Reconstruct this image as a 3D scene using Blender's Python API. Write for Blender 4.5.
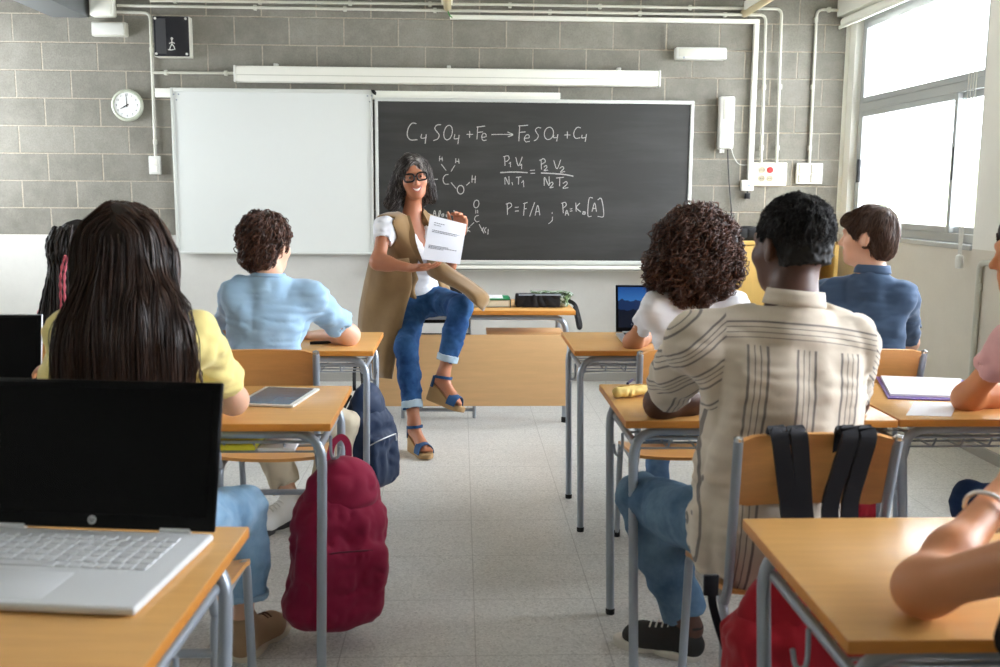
import bpy, bmesh, math, random
import numpy as np
from mathutils import Vector, Matrix
for o in list(bpy.data.objects): bpy.data.objects.remove(o)
SC = bpy.context.scene
COL = SC.collection
PI = math.pi
rad = math.radians

# ------------------------------------------------------------------ camera
FPX = 972.0
YAW, PITCH, ROLL, EYE = rad(2.3598), rad(8.267), rad(-.4061), 1.4582
_cy, _sy, _cp, _sp, _cr, _sr = math.cos(YAW), math.sin(YAW), math.cos(PITCH), math.sin(PITCH), math.cos(ROLL), math.sin(ROLL)
_r = np.array([_cy, -_sy, 0.]); _f0 = np.array([_sy, _cy, 0.])
FWD = _f0*_cp - np.array([0, 0, _sp]); _u = _f0*_sp + np.array([0, 0, _cp])
RGT = _r*_cr - _u*_sr; UPV = _u*_cr + _r*_sr
CAMP = np.array([0, 0, EYE])
cam_d = bpy.data.cameras.new('camera'); cam = bpy.data.objects.new('camera', cam_d); COL.objects.link(cam)
cam_d.sensor_width = 36.0; cam_d.lens = FPX*36/1000; cam_d.clip_start = .05
cam.matrix_world = Matrix(((RGT[0], UPV[0], -FWD[0], 0), (RGT[1], UPV[1], -FWD[1], 0), (RGT[2], UPV[2], -FWD[2], EYE), (0, 0, 0, 1)))
cam_d.dof.use_dof = True; cam_d.dof.focus_distance = 5.2; cam_d.dof.aperture_fstop = 4.5
SC.camera = cam

def _ray(px, py): return FWD + RGT*(px-500)/FPX + UPV*(333.5-py)/FPX
def P(px, py, Y):                      # the point at room depth Y seen at a photo position
    d = _ray(px, py); return CAMP + d*(Y/d[1])
def PZ(px, py, Z):                     # the point at height Z
    d = _ray(px, py); return CAMP + d*((Z-EYE)/d[2])
def PX(px, py, X):
    d = _ray(px, py); return CAMP + d*(X/d[0])

# ------------------------------------------------------------------ world, light, exposure
W = bpy.data.worlds.new('sky'); SC.world = W; W.use_nodes = True
_bg = W.node_tree.nodes['Background']; _bg.inputs[0].default_value = (.90, .96, 1.04, 1); _bg.inputs[1].default_value = 22.0
def area(name, loc, rot, sx, sy, power, col=(1, 1, 1), portal=False):
    l = bpy.data.lights.new(name, 'AREA'); l.shape = 'RECTANGLE'; l.size = sx; l.size_y = sy; l.energy = power; l.color = col
    o = bpy.data.objects.new(name, l); COL.objects.link(o); o.location = loc; o.rotation_euler = rot
    if portal: l.cycles.is_portal = True
    return o
RWX = 2.93                              # inner face of the right wall
LWX0 = -4.1
WINS = [(5.47, 7.34), (3.45, 5.15), (1.15, 2.85)]
for a, b in WINS: area('window_daylight', (RWX+.28, (a+b)/2, 1.97), (0, PI/2, 0), 1.56, b-a, 0, portal=True)
area('added_left_portal', (LWX0-.22, 6.6, 1.9), (0, -PI/2, 0), .9, 1.1, 0, portal=True)  # unseen left opening, added to brighten the left end of the front wall
vs = SC.view_settings
vs.view_transform = 'Standard'; vs.look = 'None'; vs.gamma = 1.0; vs.use_curve_mapping = False; vs.exposure = 0.32
SC.cycles.use_denoising = True
SC.cycles.max_bounces = 10; SC.cycles.diffuse_bounces = 5
# ------------------------------------------------------------------ materials
def srgb(r, g, b):
    f = lambda c: (c/255/12.92) if c/255 <= .04045 else ((c/255+.055)/1.055)**2.4
    return (f(r), f(g), f(b))
class N:                                # small node-graph helper
    def __init__(s, name):
        s.m = bpy.data.materials.new(name); s.m.use_nodes = True; s.t = s.m.node_tree; s.n = s.t.nodes; s.b = s.n['Principled BSDF']
    def add(s, typ, **kw):
        nd = s.n.new(typ)
        for k, v in kw.items():
            if k.startswith('i_'):
                key = k[2:]; key = int(key) if key.isdigit() else key.replace('_', ' ')
                nd.inputs[key].default_value = v
            else: setattr(nd, k, v)
        return nd
    def link(s, a, b): s.t.links.new(a, b)
    def math(s, op, a, b=None, c=None):
        nd = s.n.new('ShaderNodeMath'); nd.operation = op
        for i, v in enumerate((a, b, c)):
            if v is None: continue
            if isinstance(v, (int, float)): nd.inputs[i].default_value = v
            else: s.link(v, nd.inputs[i])
        return nd.outputs[0]
    def mix(s, fac, a, b):
        nd = s.n.new('ShaderNodeMix'); nd.data_type = 'RGBA'
        for i, v in ((0, fac), (6, a), (7, b)):
            if isinstance(v, (int, float)): nd.inputs[i].default_value = v
            elif isinstance(v, tuple): nd.inputs[i].default_value = (*v[:3], 1)
            else: s.link(v, nd.inputs[i])
        return nd.outputs[2]
    def coord(s, scale=(1, 1, 1), loc=(0, 0, 0), rot=(0, 0, 0)):
        tc = s.n.new('ShaderNodeTexCoord'); mp = s.n.new('ShaderNodeMapping')
        mp.inputs['Scale'].default_value = scale; mp.inputs['Location'].default_value = loc; mp.inputs['Rotation'].default_value = rot
        s.link(tc.outputs['Object'], mp.inputs[0]); return mp.outputs[0]
    def noise(s, vec, scale, detail=4, rough=.6):
        nd = s.add('ShaderNodeTexNoise', i_Scale=scale, i_Detail=detail, i_Roughness=rough); s.link(vec, nd.inputs['Vector']); return nd.outputs[0]
    def ramp(s, fac, p0, p1, c0=(0, 0, 0), c1=(1, 1, 1)):
        nd = s.n.new('ShaderNodeValToRGB'); e = nd.color_ramp.elements
        e[0].position = p0; e[1].position = p1; e[0].color = (*c0, 1); e[1].color = (*c1, 1); s.link(fac, nd.inputs[0]); return nd.outputs[0]
    def bump(s, h, strength, dist=.01):
        nd = s.add('ShaderNodeBump', i_Strength=strength, i_Distance=dist); s.link(h, nd.inputs['Height']); s.link(nd.outputs[0], s.b.inputs['Normal'])
    def base(s, c):
        if isinstance(c, tuple): s.b.inputs['Base Color'].default_value = (*c[:3], 1)
        else: s.link(c, s.b.inputs['Base Color'])
    def set(s, **kw):
        for k, v in kw.items(): s.b.inputs[k.replace('_', ' ')].default_value = v
def dim(c, f): return tuple(min(1, x*f) for x in c)
def mat(name, rgb, rough=.5, metal=0, var=.06, scale=14, bump=0, bscale=120, bdist=.002, stretch=(1, 1, 1), spec=.5, sheen=0, coat=0):
    n = N(name); c = n.coord(stretch)
    n.base(n.mix(n.noise(c, scale), dim(rgb, 1-var), dim(rgb, 1+var)))
    n.set(Roughness=rough, Metallic=metal); n.b.inputs['Specular IOR Level'].default_value = spec
    if sheen: n.b.inputs['Sheen Weight'].default_value = sheen
    if coat: n.b.inputs['Coat Weight'].default_value = coat
    if bump: n.bump(n.noise(c, bscale, 3), bump, bdist)
    return n.m
def wood(name, rgb, axis='x', rough=.32, var=.12):
    n = N(name); sc = {'x': (1.2, 14, 14), 'y': (14, 1.2, 14), 'z': (14, 14, 1.2)}[axis]
    c = n.coord(sc); a = n.noise(c, 3.0, 6, .65); fine = n.noise(n.coord(tuple(v*4 for v in sc)), 4, 3)
    col = n.mix(n.ramp(a, .35, .7), dim(rgb, 1-var), dim(rgb, 1+var*.5))
    col = n.mix(n.math('MULTIPLY', fine, .25), col, dim(rgb, .8))
    n.base(col); n.set(Roughness=rough); n.bump(fine, .05, .001)
    return n.m
def emis(name, rgb, s):
    n = N(name); n.base((0, 0, 0)); n.set(Emission_Color=(*rgb, 1), Emission_Strength=s); return n.m

# ------------------------------------------------------------------ mesh building
class MB:
    def __init__(s): s.v = []; s.f = []; s.mi = []
    def add(s, v, f, mi=0):
        o = len(s.v); s.v += [tuple(map(float, p)) for p in v]; s.f += [tuple(int(i)+o for i in q) for q in f]; s.mi += [mi]*len(f); return s
    def box(s, c, half, R=None, mi=0, bev=0, seg=2):
        bm = bmesh.new(); bmesh.ops.create_cube(bm, size=2)
        for v in bm.verts: v.co = Vector((v.co.x*half[0], v.co.y*half[1], v.co.z*half[2]))
        if bev: bmesh.ops.bevel(bm, geom=bm.edges[:], offset=bev, segments=seg, profile=.5, affect='EDGES')
        bm.verts.index_update()
        V = np.array([v.co[:] for v in bm.verts]); F = [[v.index for v in f.verts] for f in bm.faces]; bm.free()
        if R is not None: V = V@np.array(R).T
        return s.add(V+np.array(c), F, mi)
    def bb(s, lo, hi, mi=0, bev=0, seg=2):
        lo = np.array(lo, float); hi = np.array(hi, float); return s.box((lo+hi)/2, (hi-lo)/2, None, mi, bev, seg)
    def tube(s, pts, r, n=10, mi=0, cap=True, closed=False):
        pts = np.array(pts, float); L = len(pts); rr = np.full(L, r) if np.isscalar(r) else np.array(r, float)
        T = np.gradient(pts, axis=0) if not closed else np.roll(pts, -1, 0)-np.roll(pts, 1, 0)
        T /= np.linalg.norm(T, axis=1)[:, None]+1e-12
        a = np.array([0, 0, 1.]) if abs(T[0][2]) < .9 else np.array([1., 0, 0])
        u = np.cross(T[0], a); u /= np.linalg.norm(u); V = []; ang = np.arange(n)*2*PI/n
        for i in range(L):
            u = u - T[i]*np.dot(u, T[i]); u /= np.linalg.norm(u)+1e-12; w = np.cross(T[i], u)
            V += list(pts[i] + rr[i]*(np.cos(ang)[:, None]*u + np.sin(ang)[:, None]*w))
        F = []
        for i in range(L if closed else L-1):
            j = (i+1) % L
            for k in range(n): F.append((i*n+k, i*n+(k+1) % n, j*n+(k+1) % n, j*n+k))
        if cap and not closed: F += [tuple(range(n))[::-1], tuple(range((L-1)*n, L*n))]
        return s.add(V, F, mi)
    def ribbon(s, pts, w, normal, th=.002, mi=0):          # a flat strap following pts; w across, normal = face direction
        pts = np.array(pts, float); L = len(pts); T = np.gradient(pts, axis=0); T /= np.linalg.norm(T, axis=1)[:, None]+1e-12
        nn = np.array(normal, float); nn = np.tile(nn, (L, 1)) if nn.ndim == 1 else nn
        S = np.cross(T, nn); S /= np.linalg.norm(S, axis=1)[:, None]+1e-12; M = np.cross(S, T)
        ww = np.full(L, w) if np.isscalar(w) else np.array(w)
        V = []
        for i in range(L):
            a = S[i]*ww[i]/2; b = M[i]*th/2
            V += [pts[i]-a-b, pts[i]+a-b, pts[i]+a+b, pts[i]-a+b]
        F = []
        for i in range(L-1):
            for k in range(4): F.append((i*4+k, i*4+(k+1) % 4, i*4+4+(k+1) % 4, i*4+4+k))
        F += [(3, 2, 1, 0), tuple(range(L*4-4, L*4))]
        return s.add(V, F, mi)
    def disc(s, c, axis, r, h, n=28, mi=0, r2=None):
        axis = np.array(axis, float); axis /= np.linalg.norm(axis); c = np.array(c, float); r2 = r if r2 is None else r2
        return s.tube([c, c+axis*h*.5, c+axis*h], [r, (r+r2)/2, r2], n, mi)
    def lathe(s, prof, c=(0, 0, 0), R=None, n=28, mi=0):    # prof = (radius, z) list
        V = []; ang = np.arange(n)*2*PI/n
        for r, z in prof: V += [(r*math.cos(a), r*math.sin(a), z) for a in ang]
        V = np.array(V)
        if R is not None: V = V@np.array(R).T
        F = []
        for i in range(len(prof)-1):
            for k in range(n): F.append((i*n+k, i*n+(k+1) % n, (i+1)*n+(k+1) % n, (i+1)*n+k))
        F += [tuple(range(n))[::-1], tuple(range((len(prof)-1)*n, len(prof)*n))]
        return s.add(V+np.array(c), F, mi)
    def poly(s, pts, ext, mi=0):                           # a planar outline thickened along the vector ext
        pts = np.array(pts, float); n = len(pts); e = np.array(ext, float)
        V = list(pts)+list(pts+e); F = [tuple(range(n))[::-1], tuple(range(n, 2*n))]
        F += [(i, (i+1) % n, n+(i+1) % n, n+i) for i in range(n)]
        return s.add(V, F, mi)
    def sheet(s, grid, th, mi=0):                          # a grid of points (rows x cols x 3) thickened along its normals
        G = np.array(grid, float); r, c = G.shape[:2]
        du = np.gradient(G, axis=1); dv = np.gradient(G, axis=0); nn = np.cross(du, dv); nn /= np.linalg.norm(nn, axis=2)[..., None]+1e-12
        V = list((G+nn*th/2).reshape(-1, 3))+list((G-nn*th/2).reshape(-1, 3)); o = r*c; F = []
        for i in range(r-1):
            for j in range(c-1):
                q = (i*c+j, i*c+j+1, (i+1)*c+j+1, (i+1)*c+j); F += [q, tuple(o+k for k in q[::-1])]
        for i in range(r-1):
            F += [(i*c, (i+1)*c, o+(i+1)*c, o+i*c), (i*c+c-1, o+i*c+c-1, o+(i+1)*c+c-1, (i+1)*c+c-1)]
        for j in range(c-1):
            F += [(j, o+j, o+j+1, j+1), ((r-1)*c+j, (r-1)*c+j+1, o+(r-1)*c+j+1, o+(r-1)*c+j)]
        return s.add(V, F, mi)
def fillet(pts, r, n=5):
    pts = [np.array(p, float) for p in pts]; out = [pts[0]]
    for a, b, c in zip(pts, pts[1:], pts[2:]):
        u = a-b; w = c-b; lu, lw = np.linalg.norm(u), np.linalg.norm(w); q = min(r, lu*.49, lw*.49); u /= lu; w /= lw
        for t in np.linspace(0, 1, n+1): out.append((1-t)**2*(b+u*q)+2*t*(1-t)*b+t*t*(b+w*q))
    return out+[pts[-1]]
def spline(pts, n=6):                                      # Catmull-Rom through the points
    p = np.array(pts, float); p = np.vstack([2*p[0]-p[1], p, 2*p[-1]-p[-2]]); out = []
    for i in range(1, len(p)-2):
        for t in np.arange(n)/n:
            a, b, c, d = p[i-1:i+3]
            out.append(.5*(2*b+(c-a)*t+(2*a-5*b+4*c-d)*t*t+(3*b-a-3*c+d)*t**3))
    out.append(p[-2]); return np.array(out)
def ease(o, label=None, cat=None, group=None, kind=None):
    for k, v in (('label', label), ('category', cat), ('group', group), ('kind', kind)):
        if v: o[k] = v
    return o
tag = ease
def thing(name, loc, rz, label, cat, group=None):
    o = bpy.data.objects.new(name, None); o.empty_display_size = .1; COL.objects.link(o); o.location = loc; o.rotation_euler = (0, 0, rz)
    return tag(o, label, cat, group)
def obj(name, mb, mats, parent=None, org=None, smooth=True, auto=40, attr=None):
    """links a mesh; org = the world point its coordinates are measured from (for parts built in world space)"""
    V = np.array(mb.v, float)
    if org is None and parent is None:
        lo, hi = V.min(0), V.max(0); org = np.array([(lo[0]+hi[0])/2, (lo[1]+hi[1])/2, lo[2]])
    me = bpy.data.meshes.new(name)
    me.from_pydata((V-(0 if org is None else np.array(org))).tolist(), [], mb.f)
    for m in (mats if isinstance(mats, (list, tuple)) else [mats]): me.materials.append(m)
    if any(mb.mi): me.polygons.foreach_set('material_index', mb.mi)
    if attr is not None:
        a = me.attributes.new('hv', 'FLOAT', 'POINT'); a.data.foreach_set('value', np.asarray(attr, np.float32))
    me.update(); me.validate()
    if smooth:
        me.polygons.foreach_set('use_smooth', [True]*len(me.polygons))
        if auto < 180: me.set_sharp_from_angle(angle=rad(auto))
    o = bpy.data.objects.new(name, me); COL.objects.link(o)
    if parent is not None: o.parent = parent
    elif org is not None: o.location = org
    return o
def copy_tree(r, loc, rz, label=None, group=None):
    c = r.copy(); COL.objects.link(c); c.location = loc; c.rotation_euler = (0, 0, rz)
    if label: c['label'] = label
    if group: c['group'] = group
    for ch in list(r.children):
        d = ch.copy(); COL.objects.link(d); d.parent = c
        for g in list(ch.children):
            e = g.copy(); COL.objects.link(e); e.parent = d
    return c
def struct(name, mb, mats, **kw):
    o = obj(name, mb, mats, **kw); o['kind'] = 'structure'; return o
def text_mb(s, size, origin, right, up, th=.001, mi=0, align='CENTER'):
    cu = bpy.data.curves.new('t', 'FONT'); cu.body = s; cu.size = size; cu.align_x = align; cu.align_y = 'CENTER'; cu.resolution_u = 3
    o = bpy.data.objects.new('t', cu); COL.objects.link(o); bpy.context.view_layer.update()
    me = o.to_mesh(); V = np.array([v.co[:] for v in me.vertices]); F = [tuple(p.vertices) for p in me.polygons]; o.to_mesh_clear()
    bpy.data.objects.remove(o); bpy.data.curves.remove(cu)
    right, up = np.array(right, float), np.array(up, float); nn = np.cross(right, up)
    return np.array(origin)+V[:, :1]*right+V[:, 1:2]*up+nn*th, F

# ------------------------------------------------------------------ smooth solids: signed distances -> surface nets
_rng = np.random.RandomState(7)
_LAT = _rng.rand(32, 32, 32).astype(np.float32)*2-1
def vnoise(x, y, z):
    xi, yi, zi = np.floor(x).astype(int), np.floor(y).astype(int), np.floor(z).astype(int)
    fx, fy, fz = x-xi, y-yi, z-zi
    fx, fy, fz = fx*fx*(3-2*fx), fy*fy*(3-2*fy), fz*fz*(3-2*fz); r = 0
    for a in (0, 1):
        for b in (0, 1):
            for c in (0, 1):
                r = r+_LAT[(xi+a) & 31, (yi+b) & 31, (zi+c) & 31]*(fx if a else 1-fx)*(fy if b else 1-fy)*(fz if c else 1-fz)
    return r
def A(*v): return np.array(v[0] if len(v) == 1 else v, float)
def unit(v): v = A(v); return v/(np.linalg.norm(v)+1e-12)
def lerp(a, b, t): return A(a)*(1-t)+A(b)*t
def frame(fwd, up):                                        # columns: right, forward, up
    f = unit(fwd); r = unit(np.cross(f, A(up))); return np.stack([r, f, np.cross(r, f)], 1)
class SDF:
    def __init__(s): s.ops = []; s.lo = A(9, 9, 9); s.hi = A(-9, -9, -9); s.post = []
    def _add(s, fn, lo, hi, k, op):
        lo, hi = A(lo), A(hi); s.ops.append((fn, lo, hi, k, op))
        if op == 'u': s.lo = np.minimum(s.lo, lo); s.hi = np.maximum(s.hi, hi)
        return s
    def cone(s, a, b, ra, rb=None, k=.02, op='u', cut=None, flat=None):
        rb = ra if rb is None else rb; a, b = A(a), A(b); ba = b-a; l2 = ba@ba+1e-9
        def fn(x, y, z):
            px, py, pz = x-a[0], y-a[1], z-a[2]
            t = np.clip((px*ba[0]+py*ba[1]+pz*ba[2])/l2, 0, 1)
            qx, qy, qz = px-ba[0]*t, py-ba[1]*t, pz-ba[2]*t
            if flat is not None:                            # flat = (axis, factor): squash along an axis
                ax, fc = flat; dd = qx*ax[0]+qy*ax[1]+qz*ax[2]; e = (1/fc-1)*dd
                qx, qy, qz = qx+ax[0]*e, qy+ax[1]*e, qz+ax[2]*e
            d = np.sqrt(qx*qx+qy*qy+qz*qz)-(ra+(rb-ra)*t)
            if flat is not None: d = d*min(1, flat[1]*1.0)
            if cut is not None: d = np.maximum(d, (x-cut[0][0])*cut[1][0]+(y-cut[0][1])*cut[1][1]+(z-cut[0][2])*cut[1][2])
            return d
        m = max(ra, rb); return s._add(fn, np.minimum(a, b)-m, np.maximum(a, b)+m, k, op)
    def ell(s, c, r, R=None, k=.02, op='u'):
        c, r = A(c), A(r) if not np.isscalar(r) else A(r, r, r); R = np.eye(3) if R is None else R
        def fn(x, y, z):
            px, py, pz = x-c[0], y-c[1], z-c[2]
            q = [px*R[0, i]+py*R[1, i]+pz*R[2, i] for i in range(3)]
            k0 = np.sqrt(sum((q[i]/r[i])**2 for i in range(3))); k1 = np.sqrt(sum((q[i]/r[i]**2)**2 for i in range(3)))+1e-9
            return k0*(k0-1)/k1
        e = np.sqrt(((R*r)**2).sum(1)); return s._add(fn, c-e, c+e, k, op)
    def box(s, c, half, R=None, rad=.01, k=.02, op='u'):
        c, h = A(c), A(half); R = np.eye(3) if R is None else R
        def fn(x, y, z):
            px, py, pz = x-c[0], y-c[1], z-c[2]; q = [np.abs(px*R[0, i]+py*R[1, i]+pz*R[2, i])-(h[i]-rad) for i in range(3)]
            o = np.sqrt(sum(np.maximum(v, 0)**2 for v in q)); return o+np.minimum(np.maximum(np.maximum(q[0], q[1]), q[2]), 0)-rad
        e = (np.abs(R)*h).sum(1); return s._add(fn, c-e, c+e, k, op)
    def half(s, pt, n):                                     # keep the side the normal points away from
        pt, n = A(pt), unit(n); s.post.append(lambda D, x, y, z: np.maximum(D, (x-pt[0])*n[0]+(y-pt[1])*n[1]+(z-pt[2])*n[2])); return s
    def wrinkle(s, amp, freq, stretch=(1, 1, 1), seed=0):
        def fn(D, x, y, z):
            m = np.abs(D) < .03; xx, yy, zz = np.broadcast_arrays(x, y, z)
            q = [a[m]*freq*st+seed*3.7+50 for a, st in zip((xx, yy, zz), stretch)]
            wx = vnoise(q[0]*.5, q[1]*.5, q[2]*.5+9)*.8
            D = D.copy(); D[m] += amp*(1-2*np.abs(vnoise(q[0]+wx, q[1]+wx, q[2]-wx)))+amp*.4*vnoise(q[0]*2.3, q[1]*2.3, q[2]*2.3); return D
        s.post.append(fn); return s
    def grid(s, vox, pad=None):
        pad = vox*4 if pad is None else pad; lo = s.lo-pad; n = np.ceil((s.hi+pad-lo)/vox).astype(int)+1
        ax = [(lo[i]+np.arange(n[i])*vox).astype(np.float32) for i in range(3)]; D = np.full(n, .3, np.float32)
        for fn, a, b, k, op in s.ops:
            m = k+vox*5; i0 = np.clip(np.floor((a-m-lo)/vox).astype(int), 0, n); i1 = np.clip(np.ceil((b+m-lo)/vox).astype(int)+1, 0, n)
            if np.any(i1 <= i0): continue
            sl = tuple(slice(p, q) for p, q in zip(i0, i1))
            d = fn(ax[0][sl[0]][:, None, None], ax[1][sl[1]][None, :, None], ax[2][sl[2]][None, None, :]).astype(np.float32); o = D[sl]
            if op == 'u':
                h = np.maximum(k-np.abs(o-d), 0)/k; D[sl] = np.minimum(o, d)-h*h*k*.25
            else:
                d = -d; h = np.maximum(k-np.abs(o-d), 0)/k; D[sl] = np.maximum(o, d)+h*h*k*.25
        for fn in s.post: D = fn(D, ax[0][:, None, None], ax[1][None, :, None], ax[2][None, None, :])
        s.D, s.g0, s.vox = D, lo, vox
        return D
    def mesh(s, vox, smooth=1):
        D = s.grid(vox); V, F = nets(D, s.g0, vox, smooth); s.V, s.F = V, F
        mb = MB(); mb.v = V.tolist(); mb.f = F.tolist(); mb.mi = [0]*len(F); return mb
    def sample(s, p):
        q = (p-s.g0)/s.vox; n = A(s.D.shape); q = np.clip(q, 0, n-1.001); i = q.astype(int); f = q-i; r = 0
        for a in (0, 1):
            for b in (0, 1):
                for c in (0, 1):
                    w = (f[:, 0] if a else 1-f[:, 0])*(f[:, 1] if b else 1-f[:, 1])*(f[:, 2] if c else 1-f[:, 2])
                    r = r+w*s.D[i[:, 0]+a, i[:, 1]+b, i[:, 2]+c]
        return r
    def grad(s, p):
        e = s.vox; g = np.stack([s.sample(p+d)-s.sample(p-d) for d in np.eye(3)*e], 1); return g/(np.linalg.norm(g, axis=1)[:, None]+1e-9)
def nets(D, lo, vox, smooth=1):
    n = D.shape; S = D < 0; cn = np.zeros(tuple(k-1 for k in n), np.int8)
    for a in (0, 1):
        for b in (0, 1):
            for c in (0, 1): cn += S[a:n[0]-1+a, b:n[1]-1+b, c:n[2]-1+c]
    I = np.argwhere((cn > 0) & (cn < 8)); ids = np.full(cn.shape, -1, np.int64); ids[tuple(I.T)] = np.arange(len(I))
    C = [(a, b, c) for a in (0, 1) for b in (0, 1) for c in (0, 1)]
    val = np.stack([D[I[:, 0]+a, I[:, 1]+b, I[:, 2]+c] for a, b, c in C], 1)
    acc = np.zeros((len(I), 3)); cnt = np.zeros(len(I))
    for i in range(8):
        for j in range(i+1, 8):
            if sum(abs(p-q) for p, q in zip(C[i], C[j])) != 1: continue
            m = (val[:, i] < 0) != (val[:, j] < 0); t = val[m, i]/(val[m, i]-val[m, j]); acc[m] += A(C[i])+(A(C[j])-A(C[i]))*t[:, None]; cnt[m] += 1
    V = lo+(I+acc/cnt[:, None])*vox; F = []
    for ax in range(3):
        u, w = [(1, 2), (2, 0), (0, 1)][ax]
        sl0 = [slice(None)]*3; sl1 = [slice(None)]*3; sl0[ax] = slice(0, n[ax]-1); sl1[ax] = slice(1, n[ax])
        X = S[tuple(sl0)] != S[tuple(sl1)]; E = np.argwhere(X); E = E[(E[:, u] > 0) & (E[:, w] > 0) & (E[:, u] < n[u]-1) & (E[:, w] < n[w]-1)]
        q = []
        for du, dw in ((-1, -1), (0, -1), (0, 0), (-1, 0)):
            K = E.copy(); K[:, u] += du; K[:, w] += dw; q.append(ids[tuple(K.T)])
        q = np.stack(q, 1); ins = S[tuple(E.T)]; q[~ins] = q[~ins][:, ::-1]; F.append(q)
    F = np.vstack(F); F = F[(F >= 0).all(1)]
    for _ in range(smooth):
        acc = np.zeros_like(V); cnt = np.zeros(len(V))
        for k in range(4):
            np.add.at(acc, F[:, k], V[F[:, (k+1) % 4]]); np.add.at(cnt, F[:, k], 1); np.add.at(acc, F[:, (k+1) % 4], V[F[:, k]]); np.add.at(cnt, F[:, (k+1) % 4], 1)
        V = V*.5+.5*acc/np.maximum(cnt, 1)[:, None]
    return V, F
# ------------------------------------------------------------------ materials of the place
FWY = 7.457                                                  # inner face of the front wall
def WP(px, py, off=0.0): return P(px, py, FWY-off)
def block_material():
    n = N('grey_concrete_block'); c = n.coord(); tc = n.add('ShaderNodeSeparateXYZ'); n.link(c, tc.inputs[0])
    cb = n.add('ShaderNodeCombineXYZ'); n.link(n.math('ADD', tc.outputs[0], 1.6612+20), cb.inputs[0]); n.link(n.math('ADD', tc.outputs[2], 4.0-1.12), cb.inputs[1])
    br = n.add('ShaderNodeTexBrick', offset=.5, offset_frequency=2, i_Scale=1.0); n.link(cb.outputs[0], br.inputs['Vector'])
    br.inputs['Mortar Size'].default_value = .0065; br.inputs['Mortar Smooth'].default_value = .4; br.inputs['Brick Width'].default_value = .4; br.inputs['Row Height'].default_value = .2
    br.inputs['Color1'].default_value = (*srgb(124, 121, 111), 1); br.inputs['Color2'].default_value = (*srgb(140, 137, 127), 1); br.inputs['Mortar'].default_value = (*srgb(186, 174, 156), 1); br.inputs['Bias'].default_value = -.1
    big = n.noise(c, 1.6, 4); fine = n.noise(c, 95, 4, .75); mid = n.noise(c, 9, 4)
    col = n.mix(n.math('MULTIPLY', n.ramp(mid, .4, .7), .38), br.outputs[0], srgb(160, 156, 145))
    col = n.mix(n.math('MULTIPLY', n.ramp(fine, .4, .7), .5), col, srgb(106, 102, 92))
    col = n.mix(n.math('MULTIPLY', n.ramp(big, .45, .8), .3), col, srgb(190, 184, 174))
    n.base(col); n.set(Roughness=.92)
    n.bump(n.math('ADD', n.math('MULTIPLY', br.outputs[1], -.8), n.math('MULTIPLY', fine, .35)), .8, .014)
    return n.m
def plaster(name, rgb, stain):
    n = N(name); c = n.coord(); a = n.noise(c, 2.2, 5, .7); b = n.noise(c, 60, 3)
    col = n.mix(n.math('MULTIPLY', n.ramp(a, .4, .75), .45), rgb, stain)
    n.base(n.mix(n.math('MULTIPLY', n.ramp(b, .55, .8), .2), col, dim(rgb, .82))); n.set(Roughness=.7); n.bump(b, .12, .004); return n.m
def floor_material():
    n = N('grey_terrazzo_tile'); c = n.coord()
    vo = n.add('ShaderNodeTexVoronoi', feature='F1', i_Scale=160.0); n.link(c, vo.inputs['Vector'])
    sp = n.add('ShaderNodeSeparateColor'); n.link(vo.outputs['Color'], sp.inputs[0])
    col = n.mix(n.ramp(sp.outputs[0], .1, .9), srgb(192, 191, 186), srgb(216, 215, 210))
    col = n.mix(n.math('MULTIPLY', n.ramp(sp.outputs[1], .86, .9), .4), col, srgb(140, 138, 132))
    col = n.mix(n.math('MULTIPLY', n.ramp(n.noise(c, 1.1, 4), .4, .7), .3), col, srgb(150, 150, 147))
    br = n.add('ShaderNodeTexBrick', offset=0.0, i_Scale=1.0); n.link(n.coord(loc=(8.6-.05, 8.6+.1, 0)), br.inputs['Vector'])
    for k, v in (('Mortar Size', .0022), ('Mortar Smooth', .1), ('Brick Width', .43), ('Row Height', .43)): br.inputs[k].default_value = v
    col = n.mix(n.math('MULTIPLY', br.outputs[1], .45), col, srgb(120, 117, 110)); n.base(col)
    n.b.inputs['Specular IOR Level'].default_value = .5
    n.link(n.math('ADD', n.math('MULTIPLY', n.noise(c, 3, 4), .18), .24), n.b.inputs['Roughness'])
    return n.m
M = {}
M['block'] = block_material(); M['dado'] = plaster('cream_painted_dado', srgb(212, 210, 204), srgb(192, 190, 184)); M['plaster'] = plaster('cream_plaster', srgb(218, 212, 198), srgb(200, 194, 180))
M['white_wall'] = mat('white_plaster', srgb(236, 235, 226), .8, var=.02); M['floor'] = floor_material(); M['ceil'] = mat('grey_ceiling', srgb(196, 194, 186), .9, var=.02)
M['base'] = mat('grey_terrazzo_skirting', srgb(168, 166, 160), .4, var=.15, scale=160)
M['alu'] = mat('grey_painted_aluminium', srgb(176, 180, 180), .35, .25, var=.02); M['frame'] = mat('pale_satin_frame', srgb(214, 216, 210), .35, .1, var=.02); M['white_plastic'] = mat('white_plastic', srgb(222, 222, 215), .4, var=.015)
M['pipe'] = mat('pale_grey_conduit', srgb(206, 205, 192), .45, var=.04); M['trunk'] = mat('white_trunking', srgb(240, 239, 228), .45, var=.02)
M['black'] = mat('black_plastic', srgb(16, 16, 18), .45, var=.05, spec=.3); M['dark_rubber'] = mat('black_rubber', srgb(18, 18, 18), .8)
M['metal'] = mat('blue_grey_painted_steel', srgb(158, 166, 176), .3, .3, var=.03); M['chrome'] = mat('bright_steel', srgb(200, 202, 205), .22, .9, var=.02)
M['top'] = wood('beech_laminate_top', srgb(228, 174, 106), 'x', .27, .08); M['edge'] = wood('orange_beech_edge', srgb(212, 138, 54), 'x', .4, .12)
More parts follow.
